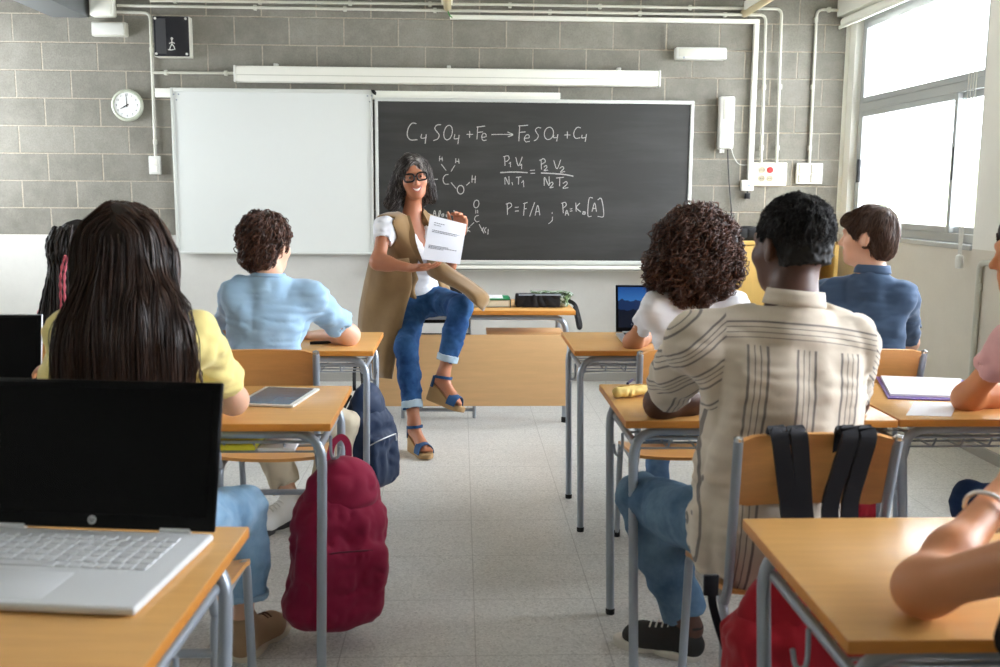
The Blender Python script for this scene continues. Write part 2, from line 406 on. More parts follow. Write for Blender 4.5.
M['ply'] = wood('varnished_plywood', srgb(230, 166, 96), 'x', .3, .1); M['panel'] = wood('pale_beech_panel', srgb(224, 180, 126), 'x', .4, .07); M['cab'] = wood('yellow_birch_cabinet', srgb(232, 190, 106), 'z', .45, .05)
def glass_material():
    n = N('window_glass'); o = n.n['Material Output']; t = n.add('ShaderNodeBsdfTransparent'); g = n.add('ShaderNodeBsdfGlossy', i_Roughness=.02); f = n.add('ShaderNodeFresnel', i_IOR=1.45); mx = n.add('ShaderNodeMixShader')
    n.link(n.math('MULTIPLY', f.outputs[0], .7), mx.inputs[0]); n.link(t.outputs[0], mx.inputs[1]); n.link(g.outputs[0], mx.inputs[2]); n.link(mx.outputs[0], o.inputs[0]); return n.m
M['glass'] = glass_material()

# ------------------------------------------------------------------ shell
LWX, BKY, CEZ = -4.1, -2.6, 3.12
m = MB(); m.bb((LWX-.3, BKY-.3, -.12), (RWX+.6, FWY+.3, 0)); struct('floor', m, M['floor'], org=(0, 0, 0), smooth=False)
m = MB(); m.bb((LWX-.3, BKY-.3, CEZ), (RWX+.6, FWY+.3, CEZ+.12)); struct('ceiling', m, M['ceil'], org=(0, 0, 0), smooth=False)
m = MB(); m.bb((LWX-.2, FWY, 0), (RWX+.1, FWY+.2, 1.12), 0); m.bb((LWX-.2, FWY, 1.12), (RWX-.03, FWY+.2, CEZ), 1); m.bb((RWX-.03, FWY-.006, 1.12), (RWX+.16, FWY+.2, CEZ), 2)
struct('wall_front', m, [M['dado'], M['block'], M['white_wall']], org=(0, 0, 0), smooth=False)
m = MB()
for lo, hi in (((LWX-.2, BKY, 0), (LWX, 6.05, CEZ)), ((LWX-.2, 7.15, 0), (LWX, FWY, CEZ)), ((LWX-.2, 6.05, 0), (LWX, 7.15, 1.45)), ((LWX-.2, 6.05, 2.35), (LWX, 7.15, CEZ))): m.bb(lo, hi)  # leaves an added, unseen gap that lets daylight rake the front wall
struct('wall_left', m, M['white_wall'], org=(0, 0, 0), smooth=False)
m = MB(); m.bb((LWX-.2, BKY-.2, 0), (RWX+.3, BKY, CEZ)); struct('wall_back', m, M['white_wall'], org=(0, 0, 0), smooth=False)
SILL, HEAD, FRX = 1.176, 2.76, RWX+.055
m = MB()
m.bb((RWX, BKY, 0), (RWX+.26, FWY, SILL-.02), 0)
m.bb((RWX, BKY, HEAD), (RWX+.26, FWY, CEZ), 1)
ys = [BKY]+[v for ab in sorted(WINS) for v in ab]+[FWY]
for a, b in zip(ys[::2], ys[1::2]): m.bb((RWX, a, SILL-.02), (RWX+.26, b, HEAD), 1)
struct('wall_right', m, [M['plaster'], M['white_wall']], org=(0, 0, 0), smooth=False)
m = MB(); m.bb((LWX, FWY-.012, 0), (RWX, FWY, .065)); struct('baseboard_front', m, M['base'], org=(0, 0, 0), smooth=False)
m = MB(); m.bb((RWX-.012, BKY, 0), (RWX, FWY-.012, .065)); struct('baseboard_right', m, M['base'], org=(0, 0, 0), smooth=False)

def window(k, a, b):
    """aluminium window: tilting top light over two sliding sashes"""
    w = MB(); x0, x1 = FRX, FRX+.07; fr = .055; T = 2.10
    for lo, hi in (((x0, a, SILL), (x1, a+fr, HEAD)), ((x0, b-fr, SILL), (x1, b, HEAD)), ((x0, a+fr, SILL), (x1, b-fr, SILL+fr)), ((x0, a+fr, HEAD-fr), (x1, b-fr, HEAD)), ((x0-.008, a+fr, T-.03), (x1, b-fr, T+.03))): w.bb(lo, hi, 0, .004)
    m0 = bpy.data.objects.new('window_%d' % k, None); COL.objects.link(m0); m0.location = (FRX, (a+b)/2, SILL); m0['kind'] = 'structure'; org = m0.location
    obj('window_frame', w, M['alu'], m0, org, smooth=False)
    def sash(y0, y1, z0, z1, xo, wd=.06):
        s = MB(); p, q = x0+xo, x0+xo+.03
        for lo, hi in (((p, y0, z0), (q, y0+wd, z1)), ((p, y1-wd, z0), (q, y1, z1)), ((p, y0+wd, z0), (q, y1-wd, z0+wd)), ((p, y0+wd, z1-wd), (q, y1-wd, z1))): s.bb(lo, hi, 0, .003)
        o = obj('sash', s, M['alu'], m0, org, smooth=False); g = MB(); g.bb((p+.012, y0+wd, z0+wd), (p+.016, y1-wd, z1-wd)); obj('pane', g, M['glass'], o, org, smooth=False)
    sash(a+fr, b-fr, T+.03, HEAD-fr, -.012, .04)
    mid = a+fr+(b-a-2*fr)*.2
    sash(a+fr, mid+.03, SILL+fr, T-.03, .03, .04); sash(mid-.03, b-fr, SILL+fr, T-.03, -.008, .04)
    h = MB(); h.bb((x0-.03, b-fr-.06, 1.55), (x0-.006, b-fr-.035, 1.72), 0, .004); h.bb((x0-.01, mid-.025, 1.55), (x0-.002, mid-.01, 1.75), 0, .002); obj('latch', h, M['black'], m0, org)
    s = MB(); s.bb((RWX-.015, a-.0, SILL-.03), (FRX+.02, b, SILL-.001), 0, .004); obj('window_sill', s, M['alu'], m0, org, smooth=False)
    return m0
for k, (a, b) in enumerate(WINS): window(k+1, a, b)

# bright ground and a far block outside, seen washed out through the glass
g = MB(); g.bb((RWX+6, -40, -4), (80, 70, -3.9)); o = struct('ground_outside', g, mat('pale_paving', srgb(215, 214, 208), .9)); 
tb = SDF(); random.seed(5)
for i in range(16): tb.ell((24+random.uniform(-2, 2), 46+random.uniform(-4, 4), -1.2+random.uniform(0, 3.2)), random.uniform(1.0, 1.8), k=.4)
tb.cone((24, 46, -4), (24, 46, -1), .3, .25, k=.3); tb.wrinkle(.25, 1.3)
tag(obj('tree', tb.mesh(.22), mat('pale_green_foliage', srgb(196, 206, 170), .9, var=.15, scale=2)), 'pale washed-out tree seen outside through the sliding pane of the window', 'tree')

# ------------------------------------------------------------------ things fixed to the front wall
def lin(p, q, r, name, label, cat, mt, group=None, clips=(), fl=.05, n=10):
    pts = fillet([p]+list(q), fl, 5); t = MB(); t.tube(pts, r, n)
    e = thing(name, pts[0], 0, label, cat, group); org = pts[0]; obj('tube', t, mt, e, org)
    for c in clips: k = MB(); k.box(c, (.012, .016, .018), None, 0, .003); obj('clip', k, mt, e, org)
    return e
rp = .0105
e = lin(WP(150, .6, .03), [WP(500, 4.6, .03), WP(781.8, 9, .03), WP(776.5, 163, .03)], rp, 'conduit_pipe', 'thin grey conduit along the wall top, dropping second from right onto the socket plate', 'pipe', M['pipe'], 'conduit pipes', [WP(x, .6+(x-150)*.0133, .02) for x in (175, 260, 350, 430, 510, 600, 690)]+[WP(780, 87, .02), WP(777.5, 148, .02)])
e = lin(WP(117, 5.5, .03), [WP(460, 10.8, .03), WP(766, 15, .03), WP(761, 163, .03)], rp, 'conduit_pipe', 'thin grey conduit below the topmost one, dropping beside the flat trunking to the socket plate', 'pipe', M['pipe'], 'conduit pipes', [WP(x, 5.5+(x-117)*.0155, .02) for x in (255, 345, 435, 550, 640, 725)]+[WP(764, 87, .02), WP(761.6, 148, .02)])
e = lin(WP(115, 12, .02), [WP(150, 12.8, .02), WP(155.5, 158, .02)], rp, 'conduit_pipe', 'thin grey conduit dropping beside the wall clock to a small switch box', 'pipe', M['pipe'], 'conduit pipes', [WP(151.5, 50, .02), WP(155, 142, .02)])
e = lin(WP(152.5, 72.5, .02), [WP(236, 73.2, .02)], rp, 'conduit_pipe', 'short level grey conduit from the clock-side drop to the screen case', 'pipe', M['pipe'], 'conduit pipes', [WP(166, 72.6, .02), WP(226, 73.2, .02)])
e = lin(WP(848, 10.5, .02), [WP(817, 9.5, .02), WP(809.3, 164, .02)], rp, 'conduit_pipe', 'thin grey conduit dropping nearest the window to the white switch plate', 'pipe', M['pipe'], 'conduit pipes', [WP(829, 9.8, .02), WP(816, 20, .02), WP(812.5, 87, .02), WP(809.8, 148, .02)])
def flat(name, px0, py0, px1, py1, depth, mt, label, cat, off=0.0, bev=.004, group=None):
    a, b = WP(px0, py0, off), WP(px1, py1, off); m = MB(); y1 = FWY-off
    m.bb((min(a[0], b[0]), y1-depth, min(a[2], b[2])), (max(a[0], b[0]), y1, max(a[2], b[2])), 0, bev); return m
m = MB(); a = WP(450, 15.5); b = WP(758.5, 17); zt, zb = a[2], WP(450, 20)[2]; xr = b[0]
m.bb((a[0], FWY-.04, zb), (xr, FWY-.002, zt), 0, .004); q = WP(750, 180); m.bb((xr-.038, FWY-.039, q[2]), (xr, FWY-.002, zb), 0, .004)
tag(obj('cable_trunking', m, M['trunk']), 'flat white trunking below the conduits, turning down to a small white socket box', 'trunking')
gw = MB(); a = WP(447.5, 8, .05); b = WP(453, 18.5, .03); gw.tube(spline([a, lerp(a, b, .5)+A(-.01, -.02, -.01), b]), .004, 6)
tag(obj('green_wire', gw, mat('green_insulation', srgb(70, 150, 70), .5)), 'short green wire poking from the left end of the white trunking', 'wire')
# projection screen case with its brackets
a = WP(235, 67.3, .0); b = WP(659, 87.5, .0); zc = (WP(447, 70)[2]+WP(447, 85.3)[2])/2; hz = (WP(447, 69.6)[2]-WP(447, 85.2)[2])/2
e = thing('projector_screen', (0, FWY, zc), 0, 'long white rolled-up projector screen case above the boards', 'projector screen'); org = e.location
m = MB(); x0, x1 = a[0]*.99, b[0]*.99; m.bb((x0, FWY-.115, zc-hz), (x1, FWY-.015, zc+hz), 0, .012); obj('case', m, M['trunk'], e, org)
m = MB(); m.bb((x0-.004, FWY-.119, zc-hz-.003), (x0+.012, FWY-.011, zc+hz+.003), 0, .006); obj('end_cap', m, M['white_plastic'], e, org); m = MB(); m.bb((x1-.012, FWY-.119, zc-hz-.003), (x1+.004, FWY-.011, zc+hz+.003), 0, .006); obj('end_cap', m, M['white_plastic'], e, org)
m = MB(); m.bb((x0+.02, FWY-.117, zc-.012), (x1-.02, FWY-.112, zc-.006)); obj('seam', m, M['pipe'], e, org)
for px in (277, 449, 618):
    m = MB(); c = WP(px, 68); m.bb((c[0]-.015, FWY-.06, zc+hz-.01), (c[0]+.015, FWY, zc+hz+.025), 0, .004); obj('bracket', m, M['white_plastic'], e, org)
# rail behind the boards
m = MB(); zt, zb = WP(380, 91)[2], WP(380, 100)[2]; m.bb((WP(156, 92)[0], FWY-.03, zb), (WP(560, 96)[0], FWY, zt), 0, .004); m.bb((WP(156, 92)[0], FWY-.036, (zt+zb)/2-.004), (WP(560, 96)[0], FWY-.028, (zt+zb)/2+.004))
tag(obj('board_rail', m, M['trunk']), 'white mounting rail showing above the blackboard and left of the whiteboard', 'rail')
# whiteboard
wb0, wb1 = WP(170, 88, .05), WP(376.5, 254.6, .05)
x0, x1, zb, zt = wb0[0], wb1[0]-.016, WP(280, 254.2, .05)[2], WP(280, 88.8, .05)[2]
e = thing('whiteboard', ((x0+x1)/2, FWY, zb), 0, 'large blank whiteboard with thin metal frame left of the blackboard', 'whiteboard'); org = e.location
m = MB(); m.bb((x0+.006, FWY-.045, zb+.01), (x1-.006, FWY-.038, zt-.01)); obj('writing_surface', m, mat('white_enamel', srgb(226, 229, 225), .22, var=.01), e, org, smooth=False)
m = MB(); w = .02
for lo, hi in (((x0, FWY-.055, zb), (x0+w, FWY-.038, zt)), ((x1-w, FWY-.055, zb), (x1, FWY-.038, zt)), ((x0+w, FWY-.055, zb), (x1-w, FWY-.038, zb+w*.8)), ((x0+w, FWY-.055, zt-w*1.4), (x1-w, FWY-.038, zt))): m.bb(lo, hi, 0, .004)
obj('frame', m, M['frame'], e, org)
m = MB()
for pts in (((173.8, 94.3), (178.6, 94.3), (176.6, 99.8)), ((367.5, 96), (371.6, 95.8), (369.7, 101.7))):
    for p in pts: m = MB(); m.disc(WP(*p, .052), (0, -1, 0), .006, .006, 10); obj('screw', m, M['metal'], e, org)
m = MB(); c = WP(371, 90, .058); m.poly([c, WP(374.5, 90, .058), WP(376.3, 92.5, .058), WP(376, 95.3, .058), WP(374, 94.5, .058), WP(371.8, 92.5, .058)], (0, -.012, 0)); obj('corner_guard', m, M['black'], e, org)
# blackboard with its chalk writing
x0, x1 = WP(377, 180, .06)[0], WP(690, 180, .06)[0]; zt, zb = WP(530, 101, .06)[2], WP(530, 262, .06)[2]
e = thing('blackboard', ((x0+x1)/2, FWY, zb), 0, 'dark blackboard with chalk formulas and a white chalk ledge', 'blackboard'); org = e.location
n = N('black_chalkboard'); c = n.coord(); sm = n.noise(n.coord((.6, 1, 4)), 1.6, 5, .6)
n.base(n.mix(n.math('MULTIPLY', n.ramp(sm, .45, .8), .5), srgb(52, 52, 50), srgb(86, 87, 85))); n.set(Roughness=.42); M['board'] = n.m
m = MB(); m.bb((x0, FWY-.05, zb), (x1, FWY-.038, zt)); obj('writing_surface', m, M['board'], e, org, smooth=False)
m = MB()
for lo, hi in (((x0-.012, FWY-.062, zb), (x0+.012, FWY-.038, zt)), ((x1-.012, FWY-.062, zb), (x1+.014, FWY-.038, zt)), ((x0-.012, FWY-.062, zt-.012), (x1+.014, FWY-.038, zt+.014)), ((x0-.012, FWY-.062, zb-.02), (x1+.014, FWY-.038, zb+.012))): m.bb(lo, hi, 0, .004)
obj('frame', m, M['frame'], e, org)
m = MB(); m.bb((x0-.012, FWY-.13, zb-.062), (x1+.014, FWY-.038, zb-.045), 0, .004); m.bb((x0-.012, FWY-.13, zb-.062), (x1+.014, FWY-.12, zb-.022), 0, .003); obj('chalk_ledge', m, M['trunk'], e, org)
def ell_pts(cx, cy, rx, ry, tilt=0, n=18):
    t = np.linspace(0, 2*PI, n)+1.2; x, y = rx*np.cos(t), ry*np.sin(t); c, s = math.cos(tilt), math.sin(tilt)
    return [(cx+a*c-b*s, cy+a*s+b*c) for a, b in zip(x, y)]
CA = [[(135, 70), (115, 67), (98, 85), (88, 118), (94, 143), (110, 154), (140, 152)], [(163, 122), (160, 144), (187, 142)], [(186, 125), (180, 173)],
 [(262, 75), (240, 78), (230, 95), (241, 112), (252, 128), (245, 148), (222, 157)], ell_pts(298, 116, 21, 38, .2), [(333, 125), (330, 147), (355, 145)], [(355, 128), (348, 175)],
 [(393, 125), (425, 125)], [(409, 108), (408, 142)], [(450, 85), (446, 150)], [(444, 88), (488, 82)], [(448, 115), (478, 112)], [(472, 140), (492, 137), (490, 122), (478, 121), (470, 138), (478, 156), (495, 154)],
 [(520, 126), (575, 125), (628, 126)], [(603, 113), (630, 126), (605, 138)],
 [(255, 235), (253, 262)], [(267, 240), (269, 262)], [(254, 250), (268, 252)], [(263, 278), (288, 310)], [(338, 248), (336, 272)], [(352, 250), (354, 275)], [(337, 262), (353, 264)], [(333, 283), (313, 315)],
 [(300, 330), (282, 335), (272, 355), (280, 378), (302, 380)], [(217, 356), (245, 355)], [(313, 372), (340, 404)], ell_pts(362, 409, 17, 22), [(392, 387), (409, 370)], [(422, 335), (420, 372)], [(438, 338), (436, 375)], [(421, 355), (437, 354)],
 ell_pts(443, 482, 13, 20, .15), [(440, 512), (440, 530)], [(449, 512), (450, 530)], [(455, 540), (440, 545), (434, 560), (444, 573), (458, 570)], [(431, 577), (413, 594)], [(397, 598), (398, 626)], [(411, 598), (398, 612), (412, 625)], [(457, 586), (482, 632)], [(482, 600), (470, 620)], [(494, 602), (484, 614), (492, 630)], [(504, 610), (502, 638)],
 [(220, 548), (229, 515), (237, 546)], [(224, 533), (234, 532)], [(247, 548), (253, 518), (259, 522), (252, 548)], [(268, 548), (266, 536), (276, 534), (272, 548)], [(290, 548), (288, 538), (297, 540), (292, 548)], [(328, 513), (330, 542)]]
CB = [[(152, 80), (148, 160)], [(146, 82), (195, 78)], [(150, 115), (182, 112)], [(176, 145), (200, 142), (198, 128), (185, 129), (176, 148), (184, 163), (205, 160)], [(262, 92), (245, 90), (233, 102), (240, 118), (248, 132), (240, 150), (225, 158)], ell_pts(302, 120, 23, 32, .2),
 [(328, 128), (326, 142), (346, 140)], [(348, 125), (342, 161)], [(382, 128), (412, 128)], [(397, 111), (396, 146)], [(466, 92), (448, 89), (433, 108), (430, 130), (440, 145), (463, 142)], [(472, 127), (472, 143), (493, 140)], [(495, 124), (488, 163)],
 [(75, 240), (77, 286)], [(68, 240), (92, 235), (98, 250), (88, 262), (77, 264)], [(97, 276), (105, 268), (105, 293)], [(132, 242), (146, 286), (166, 240)], [(154, 286), (162, 278), (162, 303)], [(52, 320), (120, 317), (193, 320)], [(52, 322), (120, 319), (193, 322)],
 [(77, 382), (78, 345), (97, 382), (97, 340)], [(113, 370), (116, 386)], [(133, 345), (161, 343)], [(147, 345), (146, 382)], [(162, 374), (171, 363), (173, 396)], [(205, 310), (230, 308)], [(208, 325), (232, 324)],
 [(262, 256), (264, 305)], [(254, 259), (275, 250), (284, 265), (265, 278)], [(276, 293), (288, 284), (291, 296), (277, 311), (298, 308)], [(327, 258), (343, 302), (363, 255)], [(357, 300), (371, 290), (378, 300), (361, 319), (385, 315)], [(262, 322), (340, 326), (390, 331), (428, 339)], [(262, 324), (340, 328), (390, 333), (428, 341)],
 [(278, 388), (280, 345), (302, 388), (303, 341)], [(304, 379), (319, 369), (322, 381), (307, 399), (326, 395)], [(339, 349), (379, 345)], [(358, 348), (357, 391)], [(374, 377), (391, 367), (395, 380), (374, 401), (401, 398)],
 [(88, 480), (90, 538)], [(82, 483), (103, 477), (111, 492), (90, 509)], [(127, 500), (147, 498)], [(128, 519), (148, 517)], [(178, 476), (172, 541)], [(170, 481), (192, 474)], [(174, 508), (189, 505)], [(229, 474), (203, 546)], [(231, 541), (245, 489), (256, 541)], [(235, 522), (254, 520)],
 [(318, 524), (319, 532)], [(320, 548), (318, 568), (300, 584)], [(372, 475), (376, 529)], [(365, 479), (385, 474), (391, 488), (376, 503)], [(386, 541), (393, 514), (404, 541)], [(388, 530), (402, 529)], [(410, 508), (423, 506)], [(410, 519), (423, 517)],
 [(440, 475), (442, 521)], [(461, 477), (443, 500), (466, 523)], [(475, 522), (487, 522), (487, 534), (476, 534), (476, 528), (486, 528)], [(528, 451), (508, 456), (502, 540), (521, 545)], [(523, 521), (537, 477), (546, 521)], [(527, 506), (544, 504)], [(552, 461), (572, 457), (583, 542), (552, 546)]]
m = MB(); random.seed(3)
for lst, ox, oy in ((CA, 390, 110), (CB, 490, 110)):
    for st in lst:
        p = [WP(ox+x/5.129, oy+y/5.129, .0515) for x, y in st]; q = spline(p, 6) if len(p) > 2 else [lerp(p[0], p[1], t) for t in np.linspace(0, 1, 5)]
        m.ribbon(q, [random.uniform(.0042, .0066) for _ in q], (0, -1, 0), .0016)
obj('chalk_writing', m, mat('white_chalk', srgb(196, 196, 190), .95, var=.3, scale=90), e, org, smooth=False)

# clock
c = WP(128.3, 105.6, .0); R_c = .113
e = thing('wall_clock', c, 0, 'round white wall clock with pale green rim on the grey blocks', 'clock'); RY = np.array([[1, 0, 0], [0, 0, -1], [0, 1, 0.]])
m = MB(); m.lathe([(.06, 0), (R_c, 0), (R_c+.005, .015), (R_c, .035), (R_c-.012, .042), (R_c-.02, .036), (R_c-.022, .018)], (0, 0, 0), RY, 40); obj('rim', m, mat('pale_green_rim', srgb(186, 190, 172), .4), e)
m = MB(); m.disc((0, -.024, 0), (0, -1, 0), R_c-.02, .006, 40); obj('dial', m, mat('white_dial', srgb(242, 242, 240), .5, var=.01), e)
V = MB()
for h in range(1, 13):
    a = PI/2-h*PI/6; v, f = text_mb(str(h), .021, (.076*math.cos(a), -.031, .076*math.sin(a)), (1, 0, 0), (0, 0, 1)); V.add(v, f)
obj('numerals', V, M['black'], e, smooth=False)
def hand(deg, l, w):
    a = PI/2-rad(deg); d = A(math.cos(a), 0, math.sin(a)); k = MB(); k.ribbon([d*-.015+A(0, -.034, 0), d*l*.5+A(0, -.034, 0), d*l+A(0, -.034, 0)], [w, w, w*.4], (0, -1, 0), .002); return k
obj('hour_hand', hand(241, .055, .007), M['black'], e); obj('minute_hand', hand(-2, .08, .005), M['black'], e)

# electric box with dark cover
a, b = WP(152.3, 15.5, .1), WP(190, 57, .1); cx, cz, hx, hz = (a[0]+b[0])/2, (a[2]+b[2])/2, (b[0]-a[0])/2, (a[2]-b[2])/2
e = thing('electric_box', (cx, FWY, cz-hz), 0, 'square electric box with dark cover and white corner screws, high on the wall', 'electric box'); org = A(cx, FWY, cz-hz)
m = MB(); m.bb((cx-hx, FWY-.085, cz-hz), (cx+hx, FWY, cz+hz), 0, .006); obj('body', m, M['pipe'], e, org)
m = MB(); m.bb((cx-hx+.004, FWY-.105, cz-hz+.004), (cx+hx-.004, FWY-.084, cz+hz-.004), 0, .006); obj('cover', m, mat('smoked_plastic', srgb(34, 34, 38), .12, var=.1), e, org)
m = MB(); m.bb((cx-hx+.02, FWY-.1065, cz-hz+.02), (cx-hx*.28, FWY-.1045, cz+hz-.02)); obj('inner_panel', m, mat('dark_grey_panel', srgb(60, 60, 62), .5), e, org)
for sx in (-1, 1):
    for sz in (-1, 1): m = MB(); m.disc((cx+sx*(hx-.02), FWY-.104, cz+sz*(hz-.02)), (0, -1, 0), .009, .006, 12); obj('screw', m, M['white_plastic'], e, org)
m = MB()
for st in ([(0, .05), (.0, .02), (-.012, 0), (-.018, -.02)], [(0, .02), (.014, .002), (.02, -.02)], [(-.02, .022), (0, .034), (.02, .024)], [(-.03, -.02), (-.005, -.022), (.012, -.018)], [(0, .05), (.008, .06), (0, .066), (-.006, .058), (0, .05)]): m.ribbon([A(cx+.005+x, FWY-.107, cz-hz*.52+z) for x, z in st], .006, (0, -1, 0), .001)
obj('white_sticker', m, M['white_plastic'], e, org, smooth=False)
# emergency light and bracket, speakers, switch boxes
def boxed(name, px0, py0, px1, py1, d, mt, label, cat, bev=.012, extra=None):
    a, b = WP(px0, py0, d*.5), WP(px1, py1, d*.5); e = thing(name, ((a[0]+b[0])/2, FWY, min(a[2], b[2])), 0, label, cat); m = MB(); org = e.location
    m.bb((a[0], FWY-d, b[2]), (b[0], FWY, a[2]), 0, bev); obj('housing', m, mt, e, org); return e, a, b, org
e, a, b, org = boxed('emergency_light', 92, 22, 128, 37, .06, M['pipe'], 'small white emergency light under the box beam end', 'emergency light')
m = MB(); m.bb((a[0]+.012, FWY-.085, b[2]+.008), (b[0]-.012, FWY-.055, a[2]-.01), 0, .014); obj('diffuser', m, M['white_plastic'], e, org)
e, a, b, org = boxed('junction_box', 90.5, -3, 115, 17, .09, M['trunk'], 'cream junction box on the wall top where the conduits start', 'junction box')
m = MB(); m.bb((a[0]+.012, FWY-.096, b[2]+.012), (b[0]-.012, FWY-.088, a[2]-.012), 0, .003); obj('lid', m, M['trunk'], e, org)
e, a, b, org = boxed('wall_speaker', 675, 47.5, 725.5, 60.5, .085, M['white_plastic'], 'horizontal white speaker mounted high on the wall right of the screen case', 'speaker')
m = MB(); m.bb((a[0]+.02, FWY-.088, b[2]+.02), (a[0]+.15, FWY-.08, a[2]-.012), 0, .003); obj('grille', m, M['pipe'], e, org)
m = MB(); m.disc((a[0]+.06, FWY-.083, b[2]+.012), (0, -1, 0), .008, .004, 12); obj('indicator', m, M['metal'], e, org)
e, a, b, org = boxed('wall_speaker', 719.5, 96.5, 732, 149, .075, M['white_plastic'], 'upright white speaker on the wall right of the blackboard', 'speaker')
m = MB(); m.bb((a[0]+.022, FWY-.078, a[2]-.17), (b[0]-.012, FWY-.07, a[2]-.02), 0, .003); obj('grille', m, M['pipe'], e, org)
m = MB(); m.bb((a[0]+.015, FWY-.05, b[2]-.03), (a[0]+.03, FWY-.03, b[2]), 0, .002); m.bb((a[0]+.035, FWY-.05, b[2]-.03), (a[0]+.05, FWY-.03, b[2]), 0, .002); obj('plug', m, M['white_plastic'], e, org)
m = MB(); m.tube(spline([WP(727.5, 149, .03), WP(729, 180, .02), WP(731, 205, .015), WP(733, 229, .02)]), .0045, 7); tag(obj('black_cable', m, M['black']), 'black cable hanging from the upright white speaker', 'cable')
m = MB(); m.tube(spline([WP(731.5, 149, .02), WP(734, 157, .012), WP(740, 164.5, .012), WP(753, 164.5, .012)]), .003, 6); tag(obj('white_cable', m, M['white_plastic']), 'thin white cable looping from the upright speaker to the sockets', 'cable')
e, a, b, org = boxed('switch_box', 149, 156, 161.2, 174.5, .035, M['white_plastic'], 'small white switch box at the foot of the conduit below the clock', 'switch', .005)
m = MB(); m.bb((a[0]+.02, FWY-.04, b[2]+.02), (b[0]-.02, FWY-.033, (a[2]+b[2])/2-.003), 0, .002); m.bb((a[0]+.02, FWY-.04, (a[2]+b[2])/2+.003), (b[0]-.02, FWY-.033, a[2]-.02), 0, .002); obj('rocker', m, M['trunk'], e, org)
e, a, b, org = boxed('socket_box', 741, 180, 753, 191, .04, M['white_plastic'], 'tiny white socket box at the bottom end of the white trunking', 'socket', .008)
m = MB(); m.disc(((a[0]+b[0])/2+.01, FWY-.038, (a[2]+b[2])/2), (0, -1, 0), .012, .004, 12); obj('hole', m, M['metal'], e, org)
m = MB(); c = WP(747.3, 196, .03); m.box(c, (.02, .015, .022), None, 0, .005); m.tube([c+A(0, 0, .02), c+A(0, 0, .045)], .006, 8); tag(obj('black_plug', m, M['black']), 'small black plug dangling under the tiny socket box', 'plug')
e, a, b, org = boxed('socket_plate', 753, 162.5, 785.5, 186, .03, mat('cream_plastic', srgb(238, 232, 208), .4), 'cream wall plate with four sockets, one of them red', 'sockets', .004)
w, h = b[0]-a[0], a[2]-b[2]
M['sock'] = mat('grey_cream_socket', srgb(176, 166, 140), .45); M['red'] = mat('red_plastic', srgb(188, 40, 36), .4)
for i, (u, v, mt) in enumerate(((.26, .68, M['sock']), (.5, .68, M['red']), (.26, .32, M['sock']), (.5, .32, M['sock']))):
    m = MB(); c = A(a[0]+w*u, FWY-.029, b[2]+h*v); m.lathe([(.024, 0), (.024, .006), (.021, .0065), (.0195, .0032), (.001, .003)], c, RY, 20); s = obj('socket', m, mt, e, org)
    m = MB(); m.disc(c+A(-.008, -.002, 0), (0, -1, 0), .0032, .0025, 8); m.disc(c+A(.008, -.002, 0), (0, -1, 0), .0032, .0025, 8); obj('pin_hole', m, M['black'], s, org)
for v in (.68, .32): m = MB(); c = A(a[0]+w*.78, FWY-.03, b[2]+h*v); m.box(c, (.022, .003, .022), None, 0, .002); m.box(c+A(0, -.003, 0), (.01, .002, .008)); obj('data_port', m, M['trunk'], e, org)
e, a, b, org = boxed('switch_plate', 796.5, 163, 821.5, 184, .03, M['white_plastic'], 'white plate of four light switches nearest the window', 'switches', .004)
w, h = b[0]-a[0], a[2]-b[2]; R_tilt = np.array([[1, 0, 0], [0, .995, -.1], [0, .1, .995]])
for u in (.27, .73):
    for v in (.28, .72): m = MB(); m.box((a[0]+w*u, FWY-.034, b[2]+h*v), (w*.17, .006, h*.17), R_tilt, 0, .003); m.box((a[0]+w*u, FWY-.0295, b[2]+h*v), (w*.20, .002, h*.205), None, 1); obj('rocker', m, [M['trunk'], M['sock']], e, org)
# box beam and conduits running from the wall over the class
m = MB(); z0 = WP(70, 17.5, .0)[2]; xa, xb = WP(52, 17)[0], WP(89, 18)[0]; m.bb((xa, 1.0, z0), (xb, FWY, CEZ), 0, .004)
o = struct('beam_left', m, mat('grey_metal_box_beam', srgb(132, 136, 138), .4, .3)); 
for px, w, lb in ((447.5, .028, 'middle'), (745, .03, 'right')):
    c = WP(px, 8 if px < 500 else 13, .02); e = thing('ceiling_conduit', c, 0, 'beige ceiling tube meeting the wall above the boards' if px < 500 else 'beige ceiling tube meeting the wall above the socket plates', 'pipe'); m = MB(); m.tube([c+A(0, .02, 0), c+A(0, -5, .0)], w, 12); obj('tube', m, mat('beige_tube', srgb(202, 188, 150), .5), e, c)
    m = MB(); m.bb((c[0]-w-.014, c[1]-5, c[2]+.0), (c[0]-w+.0, c[1]-.12, c[2]+.06)); m.bb((c[0]+w, c[1]-5, c[2]+.0), (c[0]+w+.014, c[1]-.12, c[2]+.06)); m.bb((c[0]-.02, c[1]-3.02, c[2]+.02), (c[0]+.02, c[1]-2.98, CEZ)); obj('hanger', m, M['trunk'], e, c)
